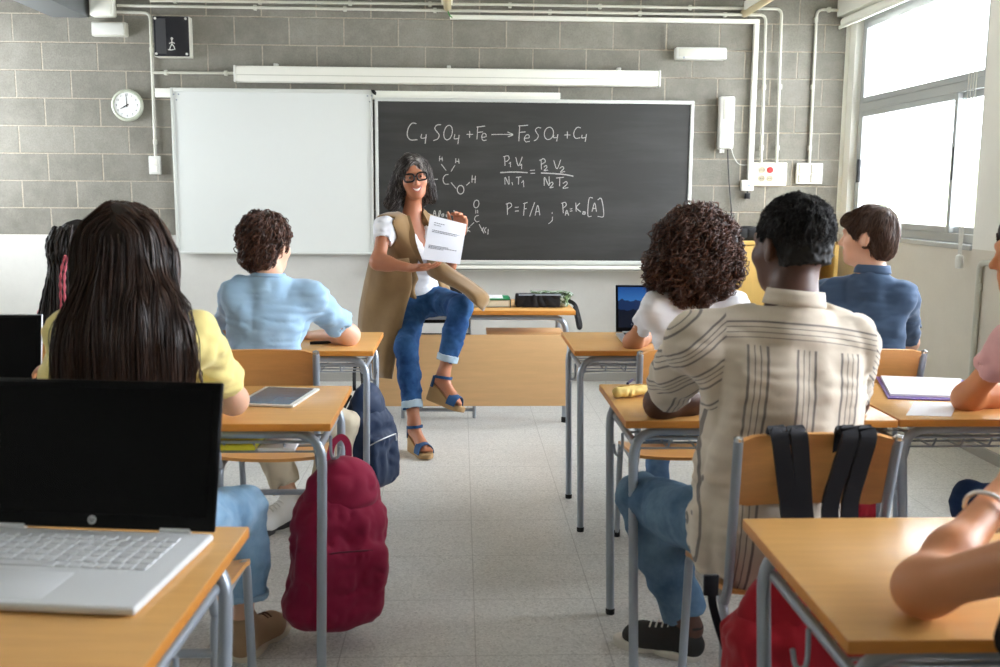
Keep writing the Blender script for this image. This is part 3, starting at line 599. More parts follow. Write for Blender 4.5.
# blind box over the window with rolled blind, and its cords
a = P(840, 18, 7.43)
e = thing('roller_blind', (RWX, 6.6, 2.72), 0, 'white roller blind wound up in its box above the window', 'blind'); org = e.location
m = MB(); m.bb((RWX-.11, 5.3, 2.775), (RWX-.001, FWY-.003, CEZ-.01), 0, .004); obj('blind_box', m, M['trunk'], e, org)
m = MB(); m.tube([(RWX-.055, 5.4, 2.735), (RWX-.055, FWY-.03, 2.735)], .036, 16); obj('rolled_fabric', m, M['white_wall'], e, org)
m = MB(); m.bb((RWX-.10, 5.35, 2.685), (RWX-.085, FWY-.02, 2.71), 0, .004); obj('bottom_bar', m, M['trunk'], e, org)
m = MB(); m.disc((RWX+.03, 6.25, 2.76), (0, 0, -1), .05, .03, 20, 0, .04); tag(obj('smoke_detector', m, M['white_plastic']), 'small round white detector under the window head', 'detector')
e = thing('blind_cord', P(958, 60, 5.75), 0, 'looped white blind cords with a small weight hanging in front of the window', 'cord'); org = e.location
c0 = PX(974, 64, RWX-.05); zlow = PX(956, 257, RWX-.05)[2]; m = MB()
for dx in (-.03, -.01, .012, .034): m.tube(spline([A(RWX-.05, c0[1]+dx, 2.74), A(RWX-.05, c0[1]+dx*1.4, 2.0), A(RWX-.05, c0[1]+dx*1.2, 1.5), A(RWX-.05, c0[1]+dx*.4, zlow)]), .0028, 6)
obj('cord', m, M['white_plastic'], e, org); m = MB(); m.lathe([(.004, -.045), (.02, -.04), (.024, 0), (.02, .03), (.005, .04)], (RWX-.05, c0[1], zlow-.02), None, 16); obj('weight', m, M['white_plastic'], e, org)
c0 = PX(980, 262, RWX-.02); c1 = PX(973, 372, RWX-.02); m = MB()
lin(A(RWX-.02, 3.2, c0[2]), [A(RWX-.02, c0[1], c0[2]), A(RWX-.02, c0[1], .9), A(RWX-.02, c0[1], .05)], .016, 'wall_pipe', 'pale pipe bending down along the right wall below the window', 'pipe', M['pipe'], clips=[(RWX-.015, c0[1], .95)])

# yellow low cabinet in the corner with a black box on it
a = P(733, 241, 7.0); b = P(839.5, 238, 7.0)
cx0, cx1, ztop = P(722, 240, 7.0)[0], P(839.5, 240, 7.0)[0], a[2]
e = thing('low_cabinet', ((cx0+cx1)/2, FWY-.25, 0), 0, 'yellow wooden cabinet against the front wall below the sockets', 'cabinet'); org = e.location
m = MB(); m.bb((cx0, FWY-.46, 0), (cx0+.03, FWY-.014, ztop), 0, .003); m.bb((cx1-.03, FWY-.46, 0), (cx1, FWY-.014, ztop), 0, .003); m.bb((cx0, FWY-.46, ztop-.03), (cx1, FWY-.014, ztop), 0, .003); m.bb((cx0+.03, FWY-.04, .02), (cx1-.03, FWY-.014, ztop-.03)); m.bb((cx0+.03, FWY-.44, .04), (cx1-.03, FWY-.04, .08)); obj('body', m, M['cab'], e, org)
m = MB(); m.bb((cx0+.03, FWY-.455, .06), (cx1-.16, FWY-.43, ztop-.035), 0, .003); d = obj('door', m, M['cab'], e, org); m = MB(); m.bb((cx1-.22, FWY-.475, .5), (cx1-.2, FWY-.455, .62), 0, .004); obj('handle', m, M['metal'], d, org)
a = P(730, 228, 7.15); b = P(757, 240, 7.15)
e = thing('black_box', ((a[0]+b[0])/2, 7.15, ztop), 0, 'small black equipment box on top of the yellow cabinet', 'equipment box'); org = e.location
m = MB(); m.bb((a[0], 7.05, ztop), (b[0], 7.3, ztop+.1), 0, .006); obj('housing', m, M['black'], e, org)
m = MB(); m.bb((a[0]+.02, 7.045, ztop+.02), ((a[0]+b[0])/2-.005, 7.052, ztop+.085), 0, .002); m.bb(((a[0]+b[0])/2+.005, 7.045, ztop+.02), (b[0]-.02, 7.052, ztop+.085), 0, .002); obj('front_panel', m, M['dark_rubber'], e, org)
# ------------------------------------------------------------------ desks and chairs
DZ, DW, DD = .785, .83, .565
def make_desk(name, label, group):
    e = thing(name, (0, 0, 0), 0, label, 'desk', group); hw, hd, th = DW/2, DD/2, .024
    m = MB(); m.bb((-hw, -hd, DZ-th), (hw, hd, DZ), 0, .004)
    t = obj('tabletop', m, [M['top'], M['edge']], e)
    for p in t.data.polygons:
        if abs(p.normal.z) < .9: p.material_index = 1
    r = .0145
    for sy in (-1, 1):
        y = sy*(hd-.05)
        for sx in (-1, 1):
            x = sx*(hw-.032); k = MB(); k.tube(fillet([(x, y-.12, .012), (x, y, DZ-th-.018), (x-sx*.2, y, DZ-th-.018)], .09, 8), r, 12)
            g = obj('leg', k, M['metal'], e); c = MB(); c.lathe([(.001, 0), (.0155, 0), (.0165, .016), (.0145, .02)], (x, y-.12, 0), None, 12); obj('foot_cap', c, M['dark_rubber'], g)
        k = MB(); k.tube([(-hw+.2, y, DZ-th-.018), (hw-.2, y, DZ-th-.018)], r, 12); obj('top_rail', k, M['metal'], e)
    for sx in (-1, 1):
        x = sx*(hw-.05); k = MB(); k.tube([(x, -hd+.06, DZ-.1), (x, hd-.06, DZ-.1)], .011, 10); obj('side_rail', k, M['metal'], e)
        k = MB(); z = DZ-.105                                     # wire book basket
    for y in np.linspace(-hd+.08, hd-.08, 7): k.tube([(-hw+.06, y, z), (hw-.06, y, z)], .0035, 6)
    for x in np.linspace(-hw+.06, hw-.06, 9): k.tube(fillet([(x, -hd+.06, z+.035), (x, -hd+.08, z-.002), (x, hd-.08, z-.002), (x, hd-.06, z+.05)], .02, 3), .0035, 6)
    k.tube([(-hw+.05, -hd+.06, z+.035), (hw-.05, -hd+.06, z+.035)], .005, 8); obj('book_basket', k, M['metal'], e)
    for sx in (-1, 1):
        x = sx*(hw-.035); k = MB(); k.tube(spline([(x, -.03, DZ-.1), (x, -.032, DZ-.15), (x+sx*.006, -.035, DZ-.172), (x+sx*.022, -.036, DZ-.168), (x+sx*.03, -.036, DZ-.135)], 5), .005, 8); obj('bag_hook', k, M['metal'], e)
    return e
dg = 'classroom desks'
def corner(px, py, side): c = PZ(px, py, DZ); return (c[0]+(DW/2 if side == 'L' else -DW/2), c[1]-DD/2)
DESK = {'fr': corner(742, 518, 'L'), 'mr': corner(599, 384, 'L'), 'br': corner(561, 332, 'L'), 'tl': corner(352, 385.6, 'R'), 'bl': corner(383.5, 332, 'R'), 'fl': corner(249.6, 526, 'R')}
GAP = DW+.008
DESK['mr2'] = (DESK['mr'][0]+GAP, DESK['mr'][1]+.01); DESK['br2'] = (DESK['br'][0]+GAP-DW*.13, DESK['br'][1]); DESK['tl2'] = (DESK['tl'][0]-GAP, DESK['tl'][1]+.02); DESK['bl2'] = (DESK['bl'][0]-GAP, DESK['bl'][1])
LBL = {'fl': 'beech school desk carrying the big white laptop', 'tl': 'beech school desk with the tablet and the crimson backpack hanging on it', 'bl': 'beech school desk of the boy in light blue, navy backpack on its hook',
       'tl2': 'beech school desk under the small dark laptop at the left edge', 'bl2': 'beech school desk before the person with long braids', 'fr': 'beech school desk with a bare elbow with bracelet resting on it', 'mr': 'beech school desk with the yellow pencil case', 'mr2': 'beech school desk with the purple edged folder', 'br': 'beech school desk with the open laptop showing a mountain picture', 'br2': 'beech school desk before the boy in the navy polo shirt'}
d0 = None
DESK['fl'] = corner(249.6, 526, 'R')
for k in ('mr', 'mr2', 'fr', 'br', 'br2', 'tl', 'tl2', 'bl', 'bl2', 'fl'):
    if d0 is None: d0 = make_desk('school_desk', LBL[k], dg); o = d0; o.location = (*DESK[k], 0)
    else: o = copy_tree(d0, (*DESK[k], 0), 0, LBL[k])
    if k == 'br2': o.scale = (.74, 1, 1)
    if k == 'fl':                                            # a deeper desk, turned a little
        t_ = rad(-2.2); c_ = PZ(249.6, 526, DZ); sy_ = 1.16; v_ = (-DW/2, -DD*sy_/2)
        o.location = (c_[0]+v_[0]*math.cos(t_)-v_[1]*math.sin(t_), c_[1]+v_[0]*math.sin(t_)+v_[1]*math.cos(t_), 0); o.rotation_euler.z = t_; o.scale = (1, sy_, 1)

def make_chair(label):
    e = thing('school_chair', (0, 0, 0), 0, label, 'chair', 'plywood classroom chairs'); r = .0125
    def curved(w, y0, z0, y1, z1, bow, th, nx=13, ny=8, round_=.03):
        m = MB(); G = []
        for j in np.linspace(0, 1, ny):
            row = []
            for i in np.linspace(-1, 1, nx):
                ww = w*(1-.06*abs(2*j-1)**4); row.append((i*ww, y0+(y1-y0)*j+bow*(i*i-1), z0+(z1-z0)*j-(.008 if abs(i) == 1 and (j in (0, 1)) else 0)*(1 if j else -1)))
            G.append(row)
        m.sheet(G, th); return m
    m = MB(); G = []
    for j in np.linspace(0, 1, 10):
        y = -.19+.40*j; zz = .455+.012*math.cos(j*PI*1.2)-(.03*max(0, j-.75)/.25)**1.0*1
        G.append([(x*.2*(1-.05*abs(2*j-1)**6), y, zz-.012*(1-x*x)) for x in np.linspace(-1, 1, 11)])
    m.sheet(G, .012); obj('seat', m, M['ply'], e)
    obj('backrest', curved(.198, -.225, .70, -.262, .885, -.028, .011), M['ply'], e)
    for sx in (-1, 1):
        x = sx*.185
        k = MB(); k.tube(fillet([(x, -.17, .43), (x, -.195, .48), (x*1.06, -.262, .875)], .03, 4), r, 10); p = obj('back_post', k, M['metal'], e)
        c = MB(); c.lathe([(.0125, 0), (.0125, .008), (.006, .013)], (x*1.06, -.262, .873), None, 10); obj('end_cap', c, M['chrome'], p)
        k = MB(); k.tube(fillet([(x, -.21, .02), (x, -.17, .43), (x, .0, .435)], .05, 6), r, 10); obj('leg', k, M['metal'], e)
        k = MB(); k.tube(fillet([(x, .22, .02), (x, .18, .43), (x, .0, .435)], .05, 6), r, 10); obj('leg', k, M['metal'], e)
    k = MB(); k.tube([(-.185, -.18, .33), (.185, -.18, .33)], r*.9, 10); obj('crossbar', k, M['metal'], e); k = MB(); k.tube([(-.185, .17, .415), (.185, .17, .415)], r*.9, 10); obj('crossbar', k, M['metal'], e)
    for x in (-.185, .185):
        for y in (-.212, .222): k = MB(); k.lathe([(.001, 0), (.0145, 0), (.0145, .03), (.012, .034)], (x, y, 0), None, 10); obj('foot_cap', k, M['dark_rubber'], e)
    return e
def cpos(px, py, Y): c = P(px, py, Y); return (c[0], Y+.262)
CH = {'man': (*cpos(815, 470, 2.24), .02), 'curly': (P(636, 370, 3.5)[0]+.21, 3.5+.262, 0), 'polo': (P(927, 365, 3.52)[0]-.21, 3.52+.262, 0), 'blue': (P(320, 365, 3.5)[0]-.21, 3.5+.262, 0), 'yellow': (P(221, 470, 2.2)[0]-.235, 2.2+.262, 0), 'braids': (P(60, 360, 3.72)[0]-.03, 3.72+.262, 0), 'pink': (2.02, 2.45, 0), 'arm': (1.0, 1.05, 0)}
CL = {'man': 'plywood school chair under the man in the striped shirt, black straps over it', 'curly': 'plywood school chair under the person with curly hair', 'polo': 'plywood school chair under the boy in the navy polo', 'blue': 'plywood school chair under the boy in the light blue t-shirt', 'yellow': 'plywood school chair under the person in the yellow t-shirt', 'braids': 'plywood school chair under the person with braids', 'pink': 'plywood school chair under the person in pink at the right edge', 'arm': 'plywood school chair of the person with the bracelet'}
c0 = None
for k, (x, y, rz) in CH.items():
    if c0 is None: c0 = make_chair(CL[k]); c0.location = (x, y, 0); c0.rotation_euler.z = rz
    else: copy_tree(c0, (x, y, 0), rz, CL[k])

# ------------------------------------------------------------------ the teacher's desk
TY, TZ = 6.0, .69
a = P(575.5, 318, TY); xr = a[0]; xl = P(372, 330, TY)[0]; zt = P(530, 310.5, TY)[2]; TZ = zt
e = thing('teacher_desk', ((xl+xr)/2, TY+.32, 0), 0, 'wide beech desk with a tall front panel, the teacher perched on it', 'desk'); org = A((xl+xr)/2, TY+.32, 0)
m = MB(); m.bb((xl, TY, zt-.03), (xr, TY+.66, zt), 0, .004); t = obj('tabletop', m, [M['top'], M['edge']], e, org)
for p in t.data.polygons:
    if abs(p.normal.z) < .9: p.material_index = 1
pa, pb = P(374, 335, TY+.02), P(566, 406, TY+.02)
m = MB(); m.bb((pa[0], TY+.02, pb[2]), (pb[0], TY+.04, P(480, 335, TY+.02)[2]), 0, .003); obj('front_panel', m, M['panel'], e, org)
m = MB(); s0 = P(486, 330, TY+.3)[0]; zs = P(480, 335, TY+.02)[2]; m.bb((s0, TY+.041, zs-.016), (pb[0]-.01, TY+.36, zs), 0, .003); obj('shelf', m, M['panel'], e, org)
for x in (xl+.05, xr-.05):
    for y in (TY+.08, TY+.58):
        sx = -1 if x < 0 else 1; k = MB(); k.tube(fillet([(x, y, .03), (x, y, zt-.052), (x-sx*.25, y, zt-.052)], .1, 8), .018, 12); g = obj('leg', k, M['metal'], e, org); c = MB(); c.lathe([(.001, 0), (.02, 0), (.021, .03), (.018, .036)], (x, y, 0), None, 12); obj('foot_cap', c, M['dark_rubber'], g, org)
for y in (TY+.08, TY+.58): k = MB(); k.tube([(xl+.3, y, zt-.052), (xr-.3, y, zt-.052)], .018, 12); obj('top_rail', k, M['metal'], e, org)


# black sled chair pushed under the teacher's desk
x0, x1, y0 = -.385, .103, 6.2
e = thing('visitor_chair', ((x0+x1)/2, 6.55, 0), 0, 'black chair with grey sled base pushed under the teacher desk', 'chair'); org = A((x0+x1)/2, 6.55, 0)
m = MB(); m.bb((x0+.03, 6.2, .44), (x1-.03, 6.62, .50), 0, .02, 3); obj('seat', m, M['dark_rubber'], e, org)
m = MB(); m.bb((x0+.09, 6.66, .56), (x1-.09, 6.70, .82), 0, .015, 3); obj('backrest', m, M['dark_rubber'], e, org)
for x in (x0+.012, x1-.012):
    k = MB(); k.tube(fillet([(x, 6.2, .0), (x, 6.2, .425), (x, 6.64, .425), (x, 6.64, .0)], .05, 6), .012, 10); obj('leg_loop', k, M['metal'], e, org)
    k = MB(); k.tube([(lerp(x, (x0+x1)/2, .12), 6.62, .42), (lerp(x, (x0+x1)/2, .12), 6.68, .8)], .012, 10); obj('back_post', k, M['metal'], e, org)
k = MB(); k.tube([(x0+.012, 6.2, .055), (x1-.012, 6.2, .055)], .012, 10); obj('crossbar', k, M['metal'], e, org)
# ------------------------------------------------------------------ people: one smooth body each; hair and clothes are children
def skin_mat(name, rgb):
    n = N(name); c = n.coord(); n.base(n.mix(n.noise(c, 9, 3), dim(rgb, .92), dim(rgb, 1.06))); n.set(Roughness=.5); n.b.inputs['Subsurface Weight'].default_value = .12
    n.b.inputs['Subsurface Radius'].default_value = (.012, .005, .003); n.bump(n.noise(c, 260, 2), .06, .001); return n.m
def hair_mat(name, rgb, hi, rough=.4):
    n = N(name); at = n.add('ShaderNodeAttribute', attribute_name='hv'); n.base(n.mix(at.outputs['Fac'], rgb, hi)); n.set(Roughness=rough); n.b.inputs['Specular IOR Level'].default_value = .45; return n.m
def cloth_mat(name, rgb, rough=.85, weave=420, bump=.12, var=.05): return mat(name, rgb, rough, var=var, scale=6, bump=bump, bscale=weave, bdist=.0015, sheen=.15, spec=.25)
def denim(name, rgb, fade):
    n = N(name); c = n.coord(); f = n.noise(c, 6, 4, .65); w = n.noise(n.coord((1, 1, .25)), 500, 2)
    n.base(n.mix(n.math('MULTIPLY', w, .3), n.mix(n.ramp(f, .35, .72), rgb, fade), dim(rgb, .6))); n.set(Roughness=.85); n.b.inputs['Specular IOR Level'].default_value = .2; n.bump(w, .15, .0015); return n.m

def head_ops(S, hc, hf, hu, s=1.0, smile=0):
    R = frame(hf, hu); q = lambda x, y, z: A(hc)+R@(A(x, y, z)*s)
    S.ell(q(0, -.014, .03), A(.074, .094, .088)*s, R, .02)
    S.ell(q(0, .034, -.028), A(.060, .062, .082)*s, R, .04)
    S.ell(q(0, .046, -.078), A(.044, .042, .036)*s, R, .03)
    S.ell(q(0, .074, -.098), A(.018, .015, .014)*s, R, .025)
    for sx in (-1, 1):
        S.ell(q(sx*.04, .062, -.022), A(.022, .022, .02)*s, R, .03)           # cheek
        S.ell(q(sx*.033, .094, .012), A(.017, .012, .011)*s, R, .014, 's')    # socket
        S.ell(q(sx*.031, .078, .011), A(.0125, .0125, .0125)*s, R, .006)      # eyeball under the lid
    S.cone(q(-.036, .086, .03), q(.036, .086, .03), .010*s, k=.02)
    S.cone(q(0, .090, .012), q(0, .112, -.026), .0075*s, .0115*s, .012)
    for sx in (-1, 1): S.ell(q(sx*.011, .100, -.030), A(.008, .010, .007)*s, R, .008)
    S.cone(q(-.02, .089, -.056), q(.02, .089, -.056), .0065*s, k=.008); S.cone(q(-.016, .087, -.068), q(.016, .087, -.068), .007*s, k=.008)
    for sx in (-1, 1):
        E = frame(R@A(sx*.5, 1, 0), hu)
        S.ell(q(sx*.078, -.008, -.004), A(.010, .020, .032)*s, frame(R@A(sx*-.35, 1, .1), hu), .01); S.ell(q(sx*.088, -.002, .0), A(.006, .010, .018)*s, frame(R@A(sx*-.35, 1, .1), hu), .006, 's')
    return R, q
def hand_ops(S, wr, d, pn, side, s=1.0, curl=(.35, .4, .45, .5), spread=.1, thumb=(.75, .1)):
    """wrist, direction along the hand, palm normal (out of the palm); side=+1 when lateral = d x pn points to the thumb"""
    d = unit(d); pn = unit(A(pn)-d*np.dot(pn, d)); la = np.cross(d, pn)*side; kn = []
    for i, off in enumerate((.030, .010, -.010, -.029)):
        k0 = A(wr)+d*(.088-.004*(i-1)**2)*s+la*off*s; kn.append(k0)
        S.cone(A(wr)+la*off*.45*s+d*.005, k0, .014*s, .0125*s, .014)
    S.ell(A(wr)+d*.05*s, (.036*s, .05*s, .014*s), np.stack([la, d, np.cross(la, d)], 1), .012)
    S.ell(A(wr)+d*.032*s+la*.02*s+pn*.008*s, (.018*s, .028*s, .014*s), np.stack([la, d, np.cross(la, d)], 1), .012)
    for i, L in enumerate((.072, .082, .076, .060)):
        c = curl[i]; p = kn[i]; dd = unit(d+la*spread*(1.5-i)*.6)
        for j, (fr, r0, r1) in enumerate(((.45, .0098, .009), (.32, .009, .0083), (.23, .0083, .0068))):
            ang = c*(.7 if j == 0 else 1.0)
            dd = unit(dd*math.cos(ang)+pn*math.sin(ang)); n_ = p+dd*L*fr*s; S.cone(p, n_, r0*s, r1*s, .004); p = n_
            pn_ = pn
    b = A(wr)+d*.028*s+la*.026*s; t1 = b+unit(d*.75+la*thumb[0]+pn*.2)*.042*s; t2 = t1+unit(d*.95+la*thumb[0]*.35+pn*thumb[1])*.034*s; t3 = t2+unit(d+la*.1+pn*thumb[1]*1.6)*.024*s
    S.cone(b, t1, .0135*s, .0115*s, .01); S.cone(t1, t2, .0112*s, .010*s, .004); S.cone(t2, t3, .010*s, .0078*s, .003)

class Fig: pass
def torso_ops(S, J, w, inf, k=.05, low=True):
    R = J.TR; e = inf
    S.ell(J.che, A(.150*w+e, .105*w+e, .165+e), R, k)
    S.ell(lerp(J.pel, J.che, .48), A(.132*w+e, .098*w+e, .15+e), R, k)
    if low: S.ell(J.pel, A(.158*w+e, .118*w+e, .125+e), R, k)
    for sh in (J.shL, J.shR):
        S.cone(sh, lerp(J.nb, J.che, .12), .052*w+e, .055*w+e, .05); S.cone(lerp(sh, J.che, .12), J.che, .06*w+e, .09*w+e, .05)
    S.cone(lerp(J.nb, J.che, .25), lerp(J.nb, J.hc, .18), .066*w+e, .05*w+e*.6, .045)
def person(label, J, skin, w=1.0, vox=.0065, hs=1.0, hands=(True, True), hsz=.95, legs=True, feet=True, smooth=1, mouth=0, curl=None, handdir=None, ground=None):
    """J: joints as a dict of world points. Returns the figure with its root, body and torso frame."""
    F = Fig(); F.__dict__.update({k: A(v) for k, v in J.items()}); F.w = w
    up = unit(F.nb-F.pel); rt = F.shR-F.shL; rt = unit(rt-up*np.dot(rt, up)); F.TR = np.stack([rt, np.cross(up, rt), up], 1)
    F.org = A(F.pel[0], F.pel[1], 0) if ground is None else A(ground)
    F.root = thing('person', F.org, 0, label, 'person')
    S = SDF(); torso_ops(S, F, w*.97, -.004)
    F.HR, F.hq = head_ops(S, F.hc, F.hf, F.hu, hs); F.hs = hs
    S.cone(F.hq(0, -.022, -.05), lerp(F.nb, F.che, .05), .050*w*hs, .056*w, .03)
    for sh, el, wr, hd, i in ((F.shL, F.elL, F.wrL, 'hdL', 0), (F.shR, F.elR, F.wrR, 'hdR', 1)):
        S.cone(sh, el, .046*w, .038*w, .03); m = lerp(el, wr, .3); S.cone(el, m, .0395*w, .038*w, .055); S.cone(m, wr, .038*w, .026*w, .04)
        if hands[i]:
            d = J.get(hd, None) if hd in J else unit(wr-el); pn = J.get('pn'+hd[-1], (0, 0, -1)); cu = (.3, .35, .4, .45) if curl is None or curl[i] is None else curl[i]
            hand_ops(S, wr, d, pn, (1 if i else -1), hsz*w, cu)
    if legs:
        for hi, kn, an, to in ((F.hiL, F.knL, F.anL, F.toL), (F.hiR, F.knR, F.anR, F.toR)):
            S.cone(hi, kn, .078*w, .052*w, .04); mm = lerp(kn, an, .3); S.cone(kn, mm, .052*w, .054*w, .03); S.cone(mm, an, .053*w, .036*w, .03)
            if feet: S.cone(an, lerp(an, to, .25)-A(0, 0, .02), .034*w, .032*w, .02); S.cone(lerp(an, to, .25)-A(0, 0, .02), to, .032*w, .024*w, .02)
    F.body = S; mb = S.mesh(vox, smooth); F.bo = obj('body', mb, skin, F.root, F.org, auto=180); return F
def part(F, name, S, vox, mt, smooth=1, label=None):
    o = obj(name, S.mesh(vox, smooth), mt, F.root, F.org, auto=180)
    if label: o['label'] = label
    return o
def shirt(F, mt, w=None, inf=.012, sleeve=.62, hem=.0, vox=.0065, wr=(.005, 16), flare=.016, name='shirt', neck=.02, low=True, seed=0, sleeves=True, k=.05, hips=0, vee=None, boxy=0):
    S = SDF(); w = F.w if w is None else w; torso_ops(S, F, w, inf, k, low)
    for sh, el in ((F.shL, F.elL), (F.shR, F.elR)):
        if sleeves:
            hp = lerp(sh, el, sleeve); ax = unit(el-sh)
            S.cone(sh, lerp(sh, el, sleeve+.15), .053*w+inf, .05*w+flare, .03, cut=(hp, ax)); S.cone(lerp(sh, el, sleeve-.1), lerp(sh, el, sleeve+.25), .043*w+.006, .041*w+.006, .003, 's', cut=(lerp(sh, el, sleeve-.08), -ax))
    if boxy: S.cone(F.che-F.TR[:, 2]*.02, F.pel+F.TR[:, 2]*.05, .165*w+boxy, .168*w+boxy, .06, flat=(F.TR[:, 1], .66))
    if hips: S.ell(F.pel-F.TR[:, 2]*.03, A(.168*w+hips, .128*w+hips, .15), F.TR, .06)
    up = F.TR[:, 2]
    npt = F.nb+up*neck; nd = unit(up*1.0+F.TR[:, 1]*.25); R = .085*w
    S.cone(npt-nd*.004, npt+nd*.2, .095, .12, .01, 's', cut=(npt, -nd))
    if vee:
        for j in np.linspace(0, 1, 9): S.ell(F.nb+F.TR@A(0, .09+.05*j, .03-vee*j), A(.056*(1-j)+.006, .07, .03), F.TR, .006, 's')
    S.half(F.pel-up*hem, -up)
    if wr: S.wrinkle(wr[0], wr[1], (1, 1, .55), seed); S.wrinkle(.0042, 24, (.45, .45, 1.5), seed+40)
    F.sh = S; return part(F, name, S, vox, mt)
def ring(F, name, mt, r, h, tilt=.25, z=.012, th=.006, flare=1.06, n=36, sq=.92):
    """a collar standing round the neck base"""
    up = unit(F.TR[:, 2]+F.TR[:, 1]*tilt); R = frame(F.TR[:, 1], up); c = F.nb+F.TR[:, 2]*z; G = []
    for j in np.linspace(0, 1, 4): G.append([c+R@A(r*(flare+(1-flare)*j)*math.cos(a), r*sq*(flare+(1-flare)*j)*math.sin(a), h*j) for a in np.linspace(0, 2*PI, n)])
    m = MB(); m.sheet(G, th); return obj(name, m, mt, F.root, F.org, auto=180)
def trousers(F, mt, w=None, inf=.012, end=.93, vox=.008, wr=(.006, 14), name='trousers', taper=1.0, seed=3, cuff=None, top=.12):
    S = SDF(); w = F.w if w is None else w
    S.ell(F.pel-F.TR[:, 2]*.01, A(.162*w+inf, .122*w+inf, .125), F.TR, .05)
    for hi, kn, an in ((F.hiL, F.knL, F.anL), (F.hiR, F.knR, F.anR)):
        e = lerp(kn, an, end); ax = unit(an-kn)
        S.cone(hi, kn, .083*w+inf, .058*w+inf, .05); S.cone(kn, lerp(kn, an, .4), .058*w+inf, .058*w*taper+inf, .03); S.cone(lerp(kn, an, .4), lerp(kn, an, end+.12), .058*w*taper+inf, .046*w*taper+inf, .02, cut=(e, ax))
        S.cone(lerp(kn, an, end-.05), lerp(kn, an, end+.3), .043*w*taper+inf*.4, .043*w*taper+inf*.4, .003, 's', cut=(lerp(kn, an, end-.03), -ax))
    S.half(F.pel+A(0, 0, top), (0, 0, 1))
    if wr: S.wrinkle(wr[0], wr[1], (1, 1, .7), seed); S.wrinkle(.0035, 26, (.6, .6, 1.4), seed+20)
    o = part(F, name, S, vox, mt)
    if cuff:
        for kn, an in ((F.knL, F.anL), (F.knR, F.anR)):
            C = SDF(); ax = unit(an-kn); a, b = lerp(kn, an, end-cuff[0]), lerp(kn, an, end); r = .047*w*taper+inf+.006
            C.cone(a-ax*.05, b+ax*.05, r, r, .004, cut=(b, ax)); C.half(a, -ax); C.cone(b-ax*.03, b+ax*.1, r-.012, r-.012, .003, 's'); C.wrinkle(.0025, 20); part(F, 'cuff', C, .005, cuff[1])
    return o
def shoes(F, upper, sole, vox=.005, s=1.0, lace=None, names='shoe'):
    for an, to in ((F.anL, F.toL), (F.anR, F.toR)):
        d = to-an; yaw = unit((d[0], d[1], 0)) if abs(d[0])+abs(d[1]) > 1e-3 else A(0, 1, 0); pd = unit(d) ; R = frame(yaw, (0, 0, 1))
        heel = A(an[0], an[1], to[2])-yaw*.045*s; tip = heel+yaw*.275*s; pit = 0
        if hasattr(F, 'pitch') : pass
        U = SDF(); z = A(0, 0, 1)
        U.cone(heel+yaw*.035*s+z*.012, heel+yaw*.06*s+z*.055*s, .037*s, .034*s, .03); U.cone(heel+yaw*.06*s+z*.055*s, an+z*.012, .036*s, .042*s, .02)
        U.cone(heel+yaw*.05*s+z*.01, heel+yaw*.20*s+z*.006, .036*s, .042*s, .03); U.cone(an-z*.02+yaw*.02, heel+yaw*.19*s+z*.01, .036*s, .03*s, .03); U.cone(heel+yaw*.2*s+z*.003, tip-yaw*.04*s, .041*s, .032*s, .03)
        U.half(A(0, 0, to[2]-.018), (0, 0, -1)); U.half(an+z*.03, unit(z*1.0-yaw*.35)); o = obj(names, U.mesh(vox, 1), upper, F.root, F.org, auto=180)
        L = SDF(); zz = to[2]-.022
        for q, r in ((.045, .038), (.10, .036), (.2, .045), (.245, .034)): L.cone(heel+yaw*q*s+A(0, 0, zz-to[2]), heel+yaw*(q+.02)*s+A(0, 0, zz-to[2]), r*s, r*s, .03)
        L.half(A(0, 0, zz+.014), (0, 0, 1)); L.half(A(0, 0, zz-.016), (0, 0, -1)); obj('sole', L.mesh(vox, 1), sole, o, F.org, auto=180).matrix_parent_inverse.identity()
        if lace is not None:
            k = MB(); 
            for q in np.linspace(.09, .17, 5):
                c = heel+yaw*q*s+z*(.082-.20*(q-.06))*s; la = R[:, 0]; k.tube(spline([c-la*.024-z*.008, c+z*.004, c+la*.024-z*.008], 4), .003, 6)
            obj('laces', k, lace, o, F.org)

